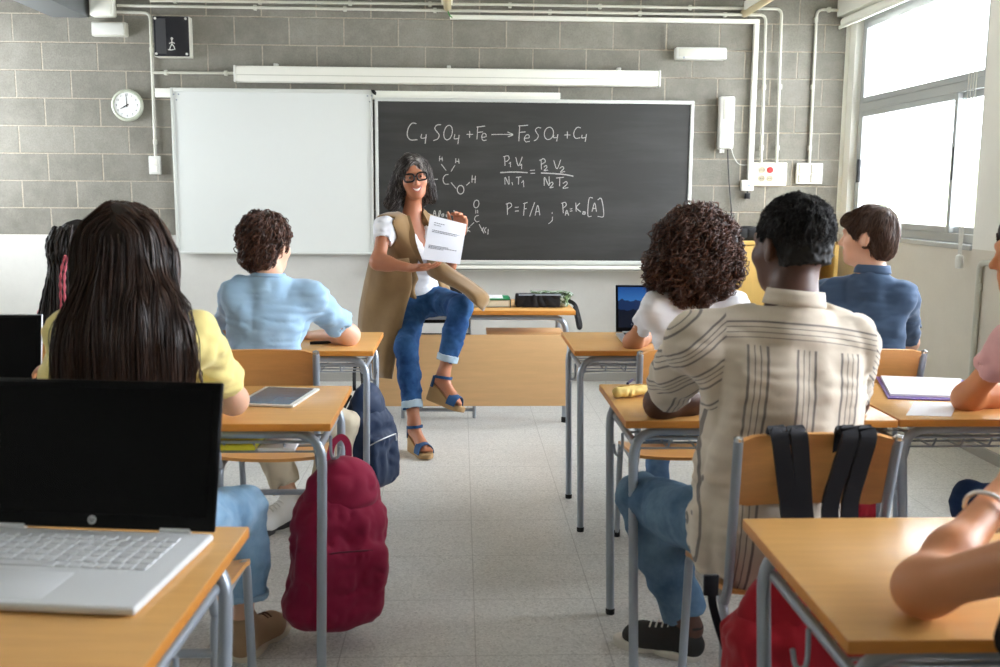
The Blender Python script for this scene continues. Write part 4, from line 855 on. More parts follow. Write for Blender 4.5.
# ---------------------------------------------------------------- hair: a shell plus traced strands, one mesh
def strands(S, seeds, flow, n, step, lift=(.001, .006), r=.0022, sides=4, curl=None, rng=None, taper=.35, jit=.15, stop=None, lenvar=.3, gravity_end=0):
    rng = rng or np.random.RandomState(1); Pn = seeds.copy(); Nn = len(Pn); off = rng.uniform(lift[0], lift[1], Nn); Ls = np.zeros((Nn, n, 3)); Ns = np.zeros((Nn, n, 3)); jv = rng.normal(0, jit, (Nn, 3))
    for i in range(n):
        for _ in range(2):
            g = S.grad(Pn); d = S.sample(Pn); Pn = Pn-g*(d-off)[:, None]*.9
        Ls[:, i] = Pn; Ns[:, i] = g; f = flow(Pn)+jv; f -= g*(f*g).sum(1)[:, None]; l = np.linalg.norm(f, axis=1)[:, None]
        Pn = Pn+f/(l+1e-6)*step*np.minimum(1, l*3)
    if curl is not None:
        rc, wl, rndm = curl; ph = rng.uniform(0, 2*PI, Nn); T = np.gradient(Ls, axis=1); T /= np.linalg.norm(T, axis=2)[..., None]+1e-9; B = np.cross(T, Ns); t = np.arange(n)*step
        rr = rc*rng.uniform(1-rndm, 1+rndm, Nn)[:, None]; a = ph[:, None]+2*PI*t[None, :]/(wl*rng.uniform(.75, 1.3, Nn)[:, None]); env = np.minimum(1, t/.02)[None, :]
        Ls = Ls+Ns*(rr*env*np.cos(a)+rr*.4)[..., None]+B*(rr*env*np.sin(a))[..., None]
    ln = (n*(1-lenvar*rng.rand(Nn))).astype(int).clip(3, n); idx = np.minimum(np.arange(n)[None, :], ln[:, None]-1); 
    Ls = np.take_along_axis(Ls, idx[..., None], 1)
    T = np.gradient(Ls, axis=1); T /= np.linalg.norm(T, axis=2)[..., None]+1e-9
    a0 = Ns if curl is None else np.cross(T, rng.normal(size=(Nn, 1, 3))); B = np.cross(T, a0); B /= np.linalg.norm(B, axis=2)[..., None]+1e-9; C = np.cross(B, T)
    rad_ = r*rng.uniform(.7, 1.3, Nn)[:, None]*(1-(1-taper)*np.clip(np.arange(n)[None, :]/np.maximum(ln[:, None]-1, 1), 0, 1)**2)
    ang = np.arange(sides)*2*PI/sides
    V = Ls[:, :, None, :]+rad_[:, :, None, None]*(np.cos(ang)[None, None, :, None]*B[:, :, None, :]+np.sin(ang)[None, None, :, None]*C[:, :, None, :])
    base = (np.arange(Nn)*n*sides)[:, None, None]+(np.arange(n-1)*sides)[None, :, None]; k = np.arange(sides)[None, None, :]; k2 = (k+1) % sides
    Fq = np.stack([base+k, base+k2, base+sides+k2, base+sides+k], 3); ok = (np.arange(n-1)[None, :] < (ln-1)[:, None]); Fq = Fq[ok].reshape(-1, 4)
    return V.reshape(-1, 3), Fq, np.repeat(rng.rand(Nn), n*sides), Ls
def hair(F, name, S, vox, mt, sets, shell_hv=.15, smooth=1, hvfn=None, wr=None):
    if wr: S.wrinkle(*wr)
    D = S.mesh(vox, smooth); V = [np.array(D.v)]; Fs = [np.array(D.f)]; hv = [np.full(len(D.v), shell_hv)]; o = len(D.v); rng = np.random.RandomState(11)
    for st in sets:
        flt = st.pop('where', None); cnt = st.pop('count'); fl = st.pop('flow'); c = V[0]
        if flt is not None: c = c[flt(c)]
        sd = c[rng.randint(0, len(c), cnt)]+rng.normal(0, .002, (cnt, 3)); v, f, h, L = strands(S, sd, fl, rng=rng, **st)
        if hvfn is not None: h = hvfn(v, h)
        V.append(v); Fs.append(f+o); hv.append(h); o += len(v)
    m = MB(); m.v = np.vstack(V).tolist(); m.f = np.vstack(Fs).tolist(); m.mi = [0]*len(m.f)
    return obj(name, m, mt, F.root, F.org, auto=180, attr=np.concatenate(hv))
def loc(F, p): return (p-F.hc)@F.HR/F.hs        # head coordinates: right, forward, up
def cap_ops(F, S, grow=.014, back=1.0, low=-.06, front=.062):
    R, q, s = F.HR, F.hq, F.hs
    S.ell(q(0, -.016, .034), A(.074+grow, .094+grow, .088+grow)*s, R, .02)
    return S
def cut_face(F, S, z0=.05, y0=.07, tilt=.9, lowz=-.06, lowy=.02):
    """removes the cap below the hairline: forehead, temples and ears stay bare"""
    R, q, s = F.HR, F.hq, F.hs
    S.ell(q(0, .10, -.05), A(.074, .082, .112)*s, R, .02, 's'); return S
SK = {'tan': skin_mat('tan_skin', srgb(184, 120, 88)), 'fair': skin_mat('fair_skin', srgb(226, 178, 150)), 'dark': skin_mat('dark_brown_skin', srgb(84, 52, 38)), 'brown': skin_mat('light_brown_skin', srgb(184, 128, 92)), 'warm': skin_mat('warm_tan_skin', srgb(202, 134, 88))}
HM = {'black': hair_mat('black_hair', srgb(12, 10, 9), srgb(28, 23, 21), .7), 'darkbrown': hair_mat('dark_brown_hair', srgb(34, 23, 18), srgb(78, 54, 42), .36), 'curly': hair_mat('brown_curly_hair', srgb(42, 26, 20), srgb(104, 66, 48), .42), 'brown': hair_mat('brown_hair', srgb(58, 40, 30), srgb(98, 72, 56), .45), 'grey': hair_mat('dark_hair_with_grey', srgb(48, 40, 36), srgb(206, 200, 194), .42), 'braid': hair_mat('black_braids', srgb(20, 16, 15), srgb(52, 42, 38), .5)}
def X(px, Y, py=300): return P(px, py, Y)[0]
def ears_cut(F, S):
    for sx in (-1, 1): S.ell(F.hq(sx*.092, .006, -.012), A(.028, .03, .046)*F.hs, F.HR, .01, 's')
down = lambda p: np.tile(A(0, 0, -1), (len(p), 1))
def whorl(F, crown=(0, -.05, .12), g=.35):
    c = F.hq(*crown)
    def f(p): d = p-c; d = d/(np.linalg.norm(d, axis=1)[:, None]+1e-6); d[:, 2] -= g; return d
    return f
def stripe_nodes(n, u, period, lines):
    m = n.math('WRAP', u, period, 0.0); out = None
    for o, w in lines:
        c = n.math('COMPARE', m, o, w); out = c if out is None else n.math('MAXIMUM', out, c)
    return out
def dotc(n, c, v, off=0.0):
    d = n.add('ShaderNodeVectorMath', operation='DOT_PRODUCT'); n.link(c, d.inputs[0]); d.inputs[1].default_value = tuple(v); return n.math('ADD', d.outputs['Value'], off)

# ---- man in the striped shirt
pel = A(X(778, 2.44), 2.44, .585)
F = person('person in beige striped short-sleeved shirt and jeans on a plywood chair', dict(pel=pel, che=P(786, 402, 2.47), nb=P(793, 314, 2.47), hc=P(791, 248, 2.54), hf=(-.42, 1, -.03), hu=(0, 0, 1), shL=P(694, 344, 2.50), shR=P(848, 342, 2.49), elL=P(661, 403, 2.87), wrL=P(745, 399, 3.02), elR=P(851, 402, 2.92), wrR=P(795, 399, 3.06), hiL=pel+A(-.10, .04, -.02), hiR=pel+A(.10, .04, -.02), knL=P(641, 497, 2.90), anL=PZ(690, 628, .10), toL=PZ(655, 640, .035), knR=A(1.0, 2.92, .54), anR=A(1.0, 2.8, .1), toR=A(1.03, 2.95, .035)), SK['dark'], 1.08, hs=1.06)
n = N('beige_striped_cotton'); c = n.coord(); rt = F.TR[:, 0]; upd = F.TR[:, 2]; ocen = F.che-F.org
u = dotc(n, c, rt, -float(ocen@rt)+.024); zc = dotc(n, c, upd, -float(ocen@upd)); au = dotc(n, c, rt, -float(ocen@rt))
L4 = ((.004, .0032), (.020, .0014), (.034, .0014), (.050, .0032))
back = stripe_nodes(n, u, .119, L4)
yk = n.math('ADD', zc, n.math('MULTIPLY', n.math('MULTIPLY', au, au), .35)); yoke = stripe_nodes(n, n.math('ADD', yk, -.172), .5, ((.0, .0022), (.014, .0012), (.027, .0012), (.04, .0024)))
def sleeve_u(sh, el): sg = -1 if el[0] < sh[0] else 1; v = unit((sg*.634, 0, .773)); return dotc(n, c, v, -float((sh-F.org)@v)+.02)
sl = stripe_nodes(n, sleeve_u(F.shL, F.elL), .078, ((.004, .0026), (.018, .0013), (.029, .0013), (.041, .0026))); sr = stripe_nodes(n, sleeve_u(F.shR, F.elR), .078, ((.004, .0026), (.018, .0013), (.029, .0013), (.041, .0026)))
isy = n.math('GREATER_THAN', zc, .148); hi_ = n.math('GREATER_THAN', zc, -.035); isl = n.math('MULTIPLY', n.math('LESS_THAN', au, -.192), hi_); isr = n.math('MULTIPLY', n.math('GREATER_THAN', au, .196), hi_)
def sel(f, a, b): return n.math('ADD', n.math('MULTIPLY', f, b), n.math('MULTIPLY', n.math('SUBTRACT', 1.0, f), a))
msk = sel(isr, sel(isl, sel(isy, back, yoke), sl), sr); msk = n.math('MULTIPLY', msk, .8)
slub = n.noise(n.coord((1, 1, .15)), 240, 2); basec = n.mix(n.math('MULTIPLY', slub, .35), srgb(214, 202, 186), srgb(190, 176, 158))
n.base(n.mix(msk, basec, srgb(92, 86, 88))); n.set(Roughness=.85); n.b.inputs['Sheen Weight'].default_value = .15; n.b.inputs['Specular IOR Level'].default_value = .2; n.bump(slub, .12, .0015)
MSH = n.m
shirt(F, MSH, inf=.018, sleeve=.74, hem=.135, wr=(.010, 9), flare=.022, seed=2, hips=.026, boxy=.03)
ring(F, 'collar', MSH, .070, .040, .10, .022, .007, 1.12)
trousers(F, denim('mid_blue_denim', srgb(74, 104, 134), srgb(128, 158, 182)), inf=.014, wr=(.007, 12), taper=1.12, seed=5, end=.9)
shoes(F, mat('dark_grey_canvas', srgb(44, 42, 40), .8), mat('white_rubber_sole', srgb(226, 222, 212), .6), lace=M['white_plastic'])
S = SDF(); S.ell(F.hq(0, -.018, .046), A(.083, .104, .090)*F.hs, F.HR, .02); S.ell(F.hq(0, -.05, -.02), A(.066, .062, .07)*F.hs, F.HR, .03); cut_face(F, S); ears_cut(F, S); S.half(F.hq(0, 0, -.055), -F.HR[:, 2]-F.HR[:, 1]*.2); S.wrinkle(.004, 80)
hair(F, 'hair', S, .0045, HM['black'], [dict(count=1500, flow=whorl(F), n=8, step=.006, r=.0016, sides=3, curl=(.004, .014, .4), lift=(-.002, .001), where=lambda p: loc(F, p)[:, 2] > .03)], .2, smooth=0)
MAN = F

# ---- boy in the light blue t-shirt
pel = A(X(262, 3.98), 3.98, .58)
F = person('person in pale blue t-shirt and beige trousers with short dark wavy hair', dict(pel=pel, che=P(265, 332, 4.0), nb=P(268, 281, 4.0), hc=P(267, 246, 4.05), hf=(.45, 1, -.05), hu=(0, 0, 1), shL=P(236, 294, 4.0), shR=P(312, 296, 4.03), elL=P(228, 338, 4.27), wrL=P(270, 338, 4.42), elR=P(349, 335, 4.27), wrR=P(312, 336, 4.45), hiL=pel+A(-.09, .04, -.02), hiR=pel+A(.09, .04, -.02), knL=A(X(250, 4.36), 4.36, .53), anL=PZ(291, 498, .11), toL=PZ(272, 522, .035), knR=P(342, 425, 4.25), anR=PZ(322, 500, .12), toR=PZ(330, 520, .035)), SK['fair'], .98, hs=1.03)
shirt(F, cloth_mat('pale_blue_cotton', srgb(164, 198, 226)), inf=.014, sleeve=.72, hem=.1, wr=(.010, 10), flare=.022, seed=4, neck=.028)
ring(F, 'neckband', cloth_mat('pale_blue_rib', srgb(158, 192, 220)), .066, .014, .15, .020, .004, 1.10)
trousers(F, cloth_mat('beige_cotton_twill', srgb(208, 196, 172)), inf=.018, wr=(.008, 11), taper=1.15, seed=8, end=.92)
shoes(F, mat('white_leather', srgb(232, 232, 228), .45), mat('black_and_white_sole', srgb(58, 58, 60), .7), lace=M['white_plastic'], s=1.08)
S = SDF(); S.ell(F.hq(0, -.02, .042), A(.092, .108, .100)*F.hs, F.HR, .02); S.ell(F.hq(0, -.06, -.035), A(.076, .06, .062)*F.hs, F.HR, .03); cut_face(F, S); ears_cut(F, S); S.wrinkle(.009, 32)
hair(F, 'hair', S, .006, HM['curly'], [dict(count=1100, flow=whorl(F, (.02, -.04, .15)), n=14, step=.0065, r=.0026, sides=3, curl=(.0075, .045, .4), lift=(-.001, .006))], .1)

# ---- person in the yellow t-shirt with long hair
pel = A(X(134, 2.48), 2.48, .585)
F = person('person in yellow t-shirt with very long straight dark hair', dict(pel=pel, che=P(126, 412, 2.5), nb=P(128, 327, 2.5), hc=P(130, 262, 2.53), hf=(-.05, 1, -.1), hu=(0, 0, 1), shL=P(74, 334, 2.5), shR=P(194, 334, 2.5), elL=P(58, 400, 2.80), wrL=P(56, 368, 3.05), hdL=(-.75, .6, -.1), pnL=(.1, .1, -1), elR=P(233, 400, 2.82), wrR=P(196, 392, 3.05), hiL=pel+A(-.085, .04, -.02), hiR=pel+A(.085, .04, -.02), knL=A(-1.05, 2.95, .53), anL=A(-1.0, 2.9, .12), toL=A(-1.0, 3.08, .035), knR=P(243, 508, 2.95), anR=PZ(243, 622, .12), toR=PZ(243, 622, .12)+A(.05, .13, -.085)), SK['fair'], .88, hs=1.0)
shirt(F, cloth_mat('soft_yellow_cotton', srgb(242, 222, 146)), inf=.016, sleeve=.66, hem=.06, wr=(.008, 12), flare=.022, seed=6, neck=.03)
trousers(F, denim('light_blue_denim', srgb(120, 160, 196), srgb(168, 198, 220)), inf=.022, wr=(.006, 12), taper=1.3, seed=9, end=.78, cuff=(.06, denim('light_denim_inside', srgb(140, 172, 200), srgb(170, 198, 218))))
shoes(F, mat('beige_canvas', srgb(176, 146, 112), .85), mat('cream_rubber_sole', srgb(222, 212, 192), .6), lace=mat('brown_lace', srgb(96, 66, 46), .8))
S = SDF(); cap_ops(F, S, .024); S.ell(F.hq(0, -.05, -.02), A(.104, .085, .14), F.HR, .05)
fw = A(0, 1, 0)
for a, b, ra, rb in ((P(128, 270, 2.44), P(123, 350, 2.365), .112, .134), (P(123, 350, 2.365), P(116, 470, 2.34), .134, .142)): S.cone(a, b, ra, rb, .05, flat=(fw, .36))
cut_face(F, S); S.wrinkle(.004, 22, (1, 1, .12), 3)
mid = F.hq(0, .0, .12)
def flow(p):
    l = loc(F, p); d = np.tile(A(0, 0, -1.), (len(p), 1)); top = np.clip((l[:, 2]-.06)/.05, 0, 1); d += (F.HR[:, 0][None]*np.sign(l[:, 0:1]+1e-6)*1.6-F.HR[:, 1][None]*.5)*top[:, None]; return d
hair(F, 'hair', S, .007, HM['darkbrown'], [dict(count=2600, flow=flow, n=26, step=.017, r=.0017, sides=3, lift=(.0, .007), jit=.03, where=lambda p: (loc(F, p)[:, 2] > -.26))], .12)
YEL = F

# ---- person with curly hair in the white t-shirt
pel = A(X(690, 3.9), 3.9, .58)
F = person('person in white t-shirt with big brown curly hair, typing at a laptop', dict(pel=pel, che=P(688, 348, 3.92), nb=P(692, 299, 3.93), hc=P(694, 252, 3.96), hf=(.05, 1, -.05), hu=(0, 0, 1), shL=P(655, 306, 3.92), shR=P(735, 304, 3.92), elL=P(633, 342, 4.2), wrL=P(655, 336, 4.42), elR=P(752, 342, 4.2), wrR=P(722, 337, 4.4), hiL=pel+A(-.085, .04, -.02), hiR=pel+A(.085, .04, -.02), knL=A(X(664, 4.3), 4.3, .53), anL=A(.86, 4.1, .11), toL=A(.86, 4.3, .035), knR=A(1.2, 4.32, .53), anR=A(1.15, 4.15, .11), toR=A(1.15, 4.3, .035)), SK['brown'], .86, hs=.98)
shirt(F, cloth_mat('white_cotton', srgb(240, 240, 244)), inf=.012, sleeve=.52, hem=.07, wr=(.008, 12), flare=.016, seed=7, neck=.03)
ring(F, 'neckband', cloth_mat('white_rib', srgb(240, 240, 242)), .060, .016, .15, .024, .005, 1.08)
trousers(F, denim('blue_denim', srgb(78, 112, 150), srgb(120, 152, 184)), inf=.012, seed=10)
shoes(F, M['white_plastic'], M['white_plastic'])
S = SDF(); S.ell(F.hq(0, -.03, .02), A(.168, .150, .170), F.HR, .05); S.ell(F.hq(-.005, -.05, -.085), A(.180, .125, .09), F.HR, .08); S.ell(F.hq(.03, -.05, -.135), A(.10, .08, .055), F.HR, .06)
S.ell(F.hq(0, .15, -.08), A(.09, .10, .16), F.HR, .03, 's'); S.wrinkle(.020, 16, (1, 1, 1), 2); S.wrinkle(.007, 50, (1, 1, 1), 2)
hair(F, 'hair', S, .0075, HM['curly'], [dict(count=2300, flow=lambda p: down(p)*1.0+unit(A(0, -.1, 0))*.1, n=26, step=.0065, r=.0026, sides=3, curl=(.0125, .036, .4), lift=(-.008, .018), jit=.35, lenvar=.5)], .05)

# ---- boy in the navy polo shirt
pel = A(X(868, 4.08), 4.08, .58)
F = person('person in navy blue polo shirt with short brown hair, face turned left', dict(pel=pel, che=P(866, 335, 4.1), nb=P(872, 277, 4.1), hc=P(868, 238, 4.12), hf=(-1, .75, 0), hu=(0, 0, 1), shL=P(829, 296, 4.2), shR=P(902, 296, 4.06), elL=P(806, 340, 4.42), wrL=P(852, 338, 4.55), elR=P(908, 342, 4.36), wrR=P(872, 338, 4.55), hiL=pel+A(-.09, .04, -.02), hiR=pel+A(.09, .04, -.02), knL=A(1.62, 4.5, .53), anL=A(1.6, 4.45, .11), toL=A(1.6, 4.6, .035), knR=A(1.95, 4.48, .53), anR=A(1.95, 4.4, .11), toR=A(1.97, 4.6, .035)), SK['fair'], 1.0, hs=1.02)
navy = cloth_mat('navy_pique', srgb(66, 88, 116))
shirt(F, navy, inf=.016, sleeve=.78, hem=.07, wr=(.010, 10), flare=.024, seed=11)
ring(F, 'collar', navy, .067, .036, .12, .016, .006, 1.12)
trousers(F, cloth_mat('dark_trousers', srgb(56, 58, 66)), inf=.014, seed=12); shoes(F, M['black'], M['white_plastic'])
S = SDF(); S.ell(F.hq(0, -.014, .042), A(.088, .108, .098)*F.hs, F.HR, .02); S.ell(F.hq(0, -.055, -.03), A(.072, .060, .068)*F.hs, F.HR, .03); S.ell(F.hq(0, .075, .07), A(.06, .035, .025)*F.hs, F.HR, .03); cut_face(F, S); ears_cut(F, S); S.wrinkle(.005, 34, (1, 1, .5), 2)
hair(F, 'hair', S, .0055, HM['brown'], [dict(count=1700, flow=whorl(F, (.02, -.06, .13), .25), n=12, step=.007, r=.0018, sides=3, lift=(.0, .006), jit=.25)], .2)

# ---- person with braids
pel = A(X(72, 3.98), 3.98, .58)
F = person('person in pink top with long black braids, half hidden behind the long straight hair', dict(pel=pel, che=P(74, 345, 3.98), nb=P(77, 296, 3.98), hc=P(82, 252, 4.0), hf=(.35, 1, 0), hu=(0, 0, 1), shL=P(57, 309, 3.98), shR=P(112, 310, 3.98), elL=P(38, 345, 4.2), wrL=P(66, 338, 4.42), elR=P(122, 342, 4.2), wrR=P(100, 338, 4.42), hiL=pel+A(-.085, .04, -.02), hiR=pel+A(.085, .04, -.02), knL=A(-1.75, 4.4, .53), anL=A(-1.75, 4.3, .11), toL=A(-1.75, 4.5, .035), knR=A(-1.48, 4.4, .53), anR=A(-1.48, 4.3, .11), toR=A(-1.48, 4.5, .035)), SK['brown'], .86, hs=.98)
shirt(F, cloth_mat('pink_cotton', srgb(226, 128, 140)), inf=.012, sleeve=.5, hem=.07, seed=13, neck=.03)
trousers(F, denim('dark_denim', srgb(60, 76, 110), srgb(84, 104, 140)), inf=.012, seed=14); shoes(F, M['white_plastic'], M['white_plastic'])
S = SDF(); cap_ops(F, S, .012); cut_face(F, S); S.wrinkle(.004, 40)
mb = S.mesh(.006); hv = [.1]*len(mb.v); rg = np.random.RandomState(4); pk = MB()
for i in range(96):
    th = rg.uniform(-2.7, -.45); st = F.hq(.078*math.cos(th), -.016+.1*math.sin(th), rg.uniform(.02, .115)); ex = F.hq(.094*math.cos(th)+(-.008), -.03+.11*math.sin(th)+rg.uniform(0, .03), -.06); L = rg.uniform(.34, .44); en = ex+A(-.062*max(0, -math.cos(th)+.1)+rg.normal(0, .010), -.03, -(L-.12))
    pts = spline([st, lerp(st, ex, .5)+(st-F.hc)*.18, ex, lerp(ex, en, .5), en], 9); q = len(pts)
    tgt = mb; k0 = len(tgt.v); a = rg.uniform(0, 6); w = .006*(1+.28*np.sin(np.arange(q)*1.45*PI+a))
    tgt.tube(pts, np.clip(w, .003, .01)*np.linspace(1.1, .8, q), 6)
    if tgt is mb: hv += [rg.rand()]*(len(tgt.v)-k0)
for i in range(2):
    x = (.036, .052)[i]; pts = spline([F.hq(x, -.10, .05), F.hq(x*1.1, -.165, -.05), F.hq(x*1.2, -.185, -.15), F.hq(x*1.3, -.185, -.28)], 10); pk.tube(pts, np.clip(.0050*(1+.4*np.sin(np.arange(len(pts))*1.45*PI+i)), .003, .01), 6)
obj('hair', mb, HM['braid'], F.root, F.org, auto=180, attr=hv); obj('pink_braids', pk, mat('pink_braid', srgb(206, 92, 108), .6), F.root, F.org, auto=180)

# ---- person in pink at the right edge
pel = A(2.14, 2.62, .58)
F = person('person in dusty pink t-shirt, elbow on the desk beside purple-edged folder', dict(pel=pel, che=P(1075, 405, 2.68), nb=P(1055, 316, 2.70), hc=P(1034, 254, 2.74), hf=(-1, .25, -.1), hu=(0, 0, 1), shL=P(1014, 344, 2.76), shR=P(1125, 346, 2.66), elL=P(967, 398, 2.97), wrL=P(1050, 392, 3.06), elR=A(2.35, 2.9, .84), wrR=A(2.1, 3.05, .82), hiL=pel+A(-.085, .04, -.02), hiR=pel+A(.085, .04, -.02), knL=P(972, 503, 2.98), anL=A(1.72, 2.9, .11), toL=A(1.72, 3.1, .035), knR=A(2.2, 3.0, .53), anR=A(2.2, 2.9, .11), toR=A(2.2, 3.1, .035)), SK['warm'], .92, hs=1.0)
shirt(F, cloth_mat('dusty_pink_cotton', srgb(214, 166, 166)), inf=.012, sleeve=.45, hem=.07, seed=15, flare=.018)
trousers(F, denim('navy_denim', srgb(34, 56, 92), srgb(48, 76, 116)), inf=.014, seed=16); shoes(F, M['white_plastic'], M['white_plastic'])
S = SDF(); cap_ops(F, S, .02); S.ell(F.hq(0, -.07, -.06), A(.09, .06, .12), F.HR, .04); cut_face(F, S)
hair(F, 'hair', S, .007, HM['darkbrown'], [dict(count=500, flow=flow, n=14, step=.014, r=.002, sides=3, jit=.05)], .12)

# ---- person with the bracelet, only an arm in view
pel = A(1.02, 1.05, .58)
elL = PZ(923, 588, .836); wrL = P(1012, 482, 1.66)
F = person('person whose bare arm with a thin bracelet rests on the front desk', dict(pel=pel, che=(1.02, 1.10, .95), nb=(1.02, 1.12, 1.15), hc=(1.0, 1.17, 1.33), hf=(-.1, 1, 0), hu=(0, 0, 1), shL=(.87, 1.13, 1.05), shR=(1.20, 1.10, 1.06), elL=elL, wrL=wrL, elR=(1.25, 1.42, .83), wrR=(1.1, 1.62, .82), hiL=pel+A(-.085, .04, -.02), hiR=pel+A(.085, .04, -.02), knL=(.92, 1.45, .53), anL=(.92, 1.4, .11), toL=(.92, 1.58, .035), knR=(1.16, 1.45, .53), anR=(1.16, 1.4, .11), toR=(1.16, 1.58, .035)), SK['warm'], .93, hs=1.0)
shirt(F, cloth_mat('black_cotton', srgb(28, 28, 30)), inf=.012, sleeve=.2, hem=.07, seed=17)
trousers(F, denim('black_denim', srgb(30, 32, 38), srgb(44, 46, 54)), inf=.012, seed=18); shoes(F, M['white_plastic'], M['white_plastic'])
S = SDF(); cap_ops(F, S, .02); S.cone(F.hq(-.10, .0, -.02), A(.80, 1.19, 1.0), .045, .04, .05); S.cone(A(.80, 1.19, 1.0), P(1022, 640, 1.22), .04, .03, .03); S.cone(F.hq(.1, 0, -.02), F.hq(.13, .02, -.35), .05, .03, .05); cut_face(F, S)
hair(F, 'hair', S, .008, HM['black'], [dict(count=600, flow=down, n=20, step=.016, r=.002, sides=3, jit=.05)], .1)
ax = unit(wrL-elL); cb = P(985, 512, 1.60); t = float((cb-elL)@ax); cb = elL+ax*t; u1 = unit(np.cross(ax, A(0, 0, 1))); u2 = np.cross(ax, u1)
m = MB(); m.tube([cb+(u1*math.cos(a)+u2*math.sin(a))*.0385 for a in np.linspace(0, 2*PI, 33)[:-1]], .0042, 8, closed=True); o = obj('bracelet', m, mat('silver_bracelet', srgb(226, 224, 222), .25, .5), F.root, F.org, auto=180); o['label'] = 'thin silver bracelet'
# ---- the teacher: perched on the desk, holding up a sheet of paper
def foot_frame(H, fwd, up): return A(H), frame(fwd, up)
HRf, RRf = foot_frame(PZ(410, 451, 0)+A(0, .02, 0), (.105, -.20, 0), (0, 0, 1))
tl_, th_ = P(460.5, 413, 5.28), P(427, 399, 5.41)
HLf, RLf = foot_frame(th_, unit(tl_-th_), P(434, 381, 5.41)-th_)
fp = lambda H, R, x, y, z: H+R@A(x, y, z)
pel = P(424, 296, 5.84)
knR = P(406, 347, 5.50); knL = P(461, 307, 5.42); anR = fp(HRf, RRf, 0, .055, .175); anL = fp(HLf, RLf, 0, .055, .175)
wrR = P(411, 268, 5.36); wrL = P(461, 233, 5.425)
F = person('person with grey-streaked hair and glasses holding up a printed sheet, perched on a desk', dict(pel=pel, che=P(413, 250, 5.74), nb=P(412, 219, 5.72), hc=P(413.5, 178.5, 5.66), hf=(.17, -1, -.04), hu=(-.16, 0, 1), shR=P(385, 227, 5.60), shL=P(433, 229, 5.76), elR=P(378, 262, 5.47), wrR=wrR, elL=P(448, 266, 5.66), wrL=wrL,
    hdR=unit(P(446, 268, 5.33)-wrR), pnR=(-.02, .15, 1), hdL=unit(A(-.02, -.25, 1)), pnL=(-.35, -1, -.1), hiR=P(414, 302, 5.80), hiL=P(436, 300, 5.84), knR=knR, knL=knL, anR=anR, anL=anL, toR=anR, toL=anL), SK['tan'], .93, vox=.0055, hs=1.0, hsz=1.1, curl=((1.0, 1.0, .95, .9), (.3, .25, .25, .3)), hands=(True, True), feet=False)
# feet with toes, joined to the body through the ankles
S = F.body
for H, R in ((HRf, RRf), (HLf, RLf)):
    q = lambda x, y, z: fp(H, R, x, y, z)
    S.cone(q(0, .055, .175), q(0, .045, .125), .034, .030, .02); S.cone(q(0, .055, .165), q(0, .15, .070), .029, .022, .02); S.cone(q(0, .15, .066), q(0, .19, .052), .028, .024, .02); S.cone(q(0, .04, .122), q(0, .16, .066), .026, .030, .02)
    for i, x in enumerate((-.026, -.010, .003, .015, .026)): sg = 1 if H is HRf else -1; S.cone(q(x*sg, .19, .056), q(x*sg*.9, .232-.006*i, .048), .0095-.0008*i, .009-.0008*i, .006)
me = F.bo.data; mb = S.mesh(.0055, 1); bpy.data.objects.remove(F.bo); F.bo = obj('body', mb, SK['tan'], F.root, F.org, auto=180)
shirt(F, cloth_mat('white_jersey', srgb(236, 238, 244)), inf=.012, sleeve=.46, hem=-.0, wr=(.003, 16), flare=.010, seed=20, neck=-.0, vox=.006, vee=.17)
# V neckline: the open triangle of skin
R = F.TR; vq = lambda x, y, z: F.nb+R@A(x, y, z)
m = MB(); G = []
for j in np.linspace(0, 1, 8):
    hw = .062*(1-j)+.002; G.append([vq(x*hw, .062+.056*j+.02*(1-abs(x))*(1-j), .02-.19*j) for x in np.linspace(-1, 1, 7)])
jeans = denim('indigo_denim', srgb(28, 62, 108), srgb(66, 112, 162))
trousers(F, jeans, inf=.014, wr=(.005, 16), taper=.98, seed=21, end=.83, vox=.0065, top=.22, cuff=(.11, denim('pale_denim_turn_up', srgb(168, 190, 206), srgb(190, 206, 216))))
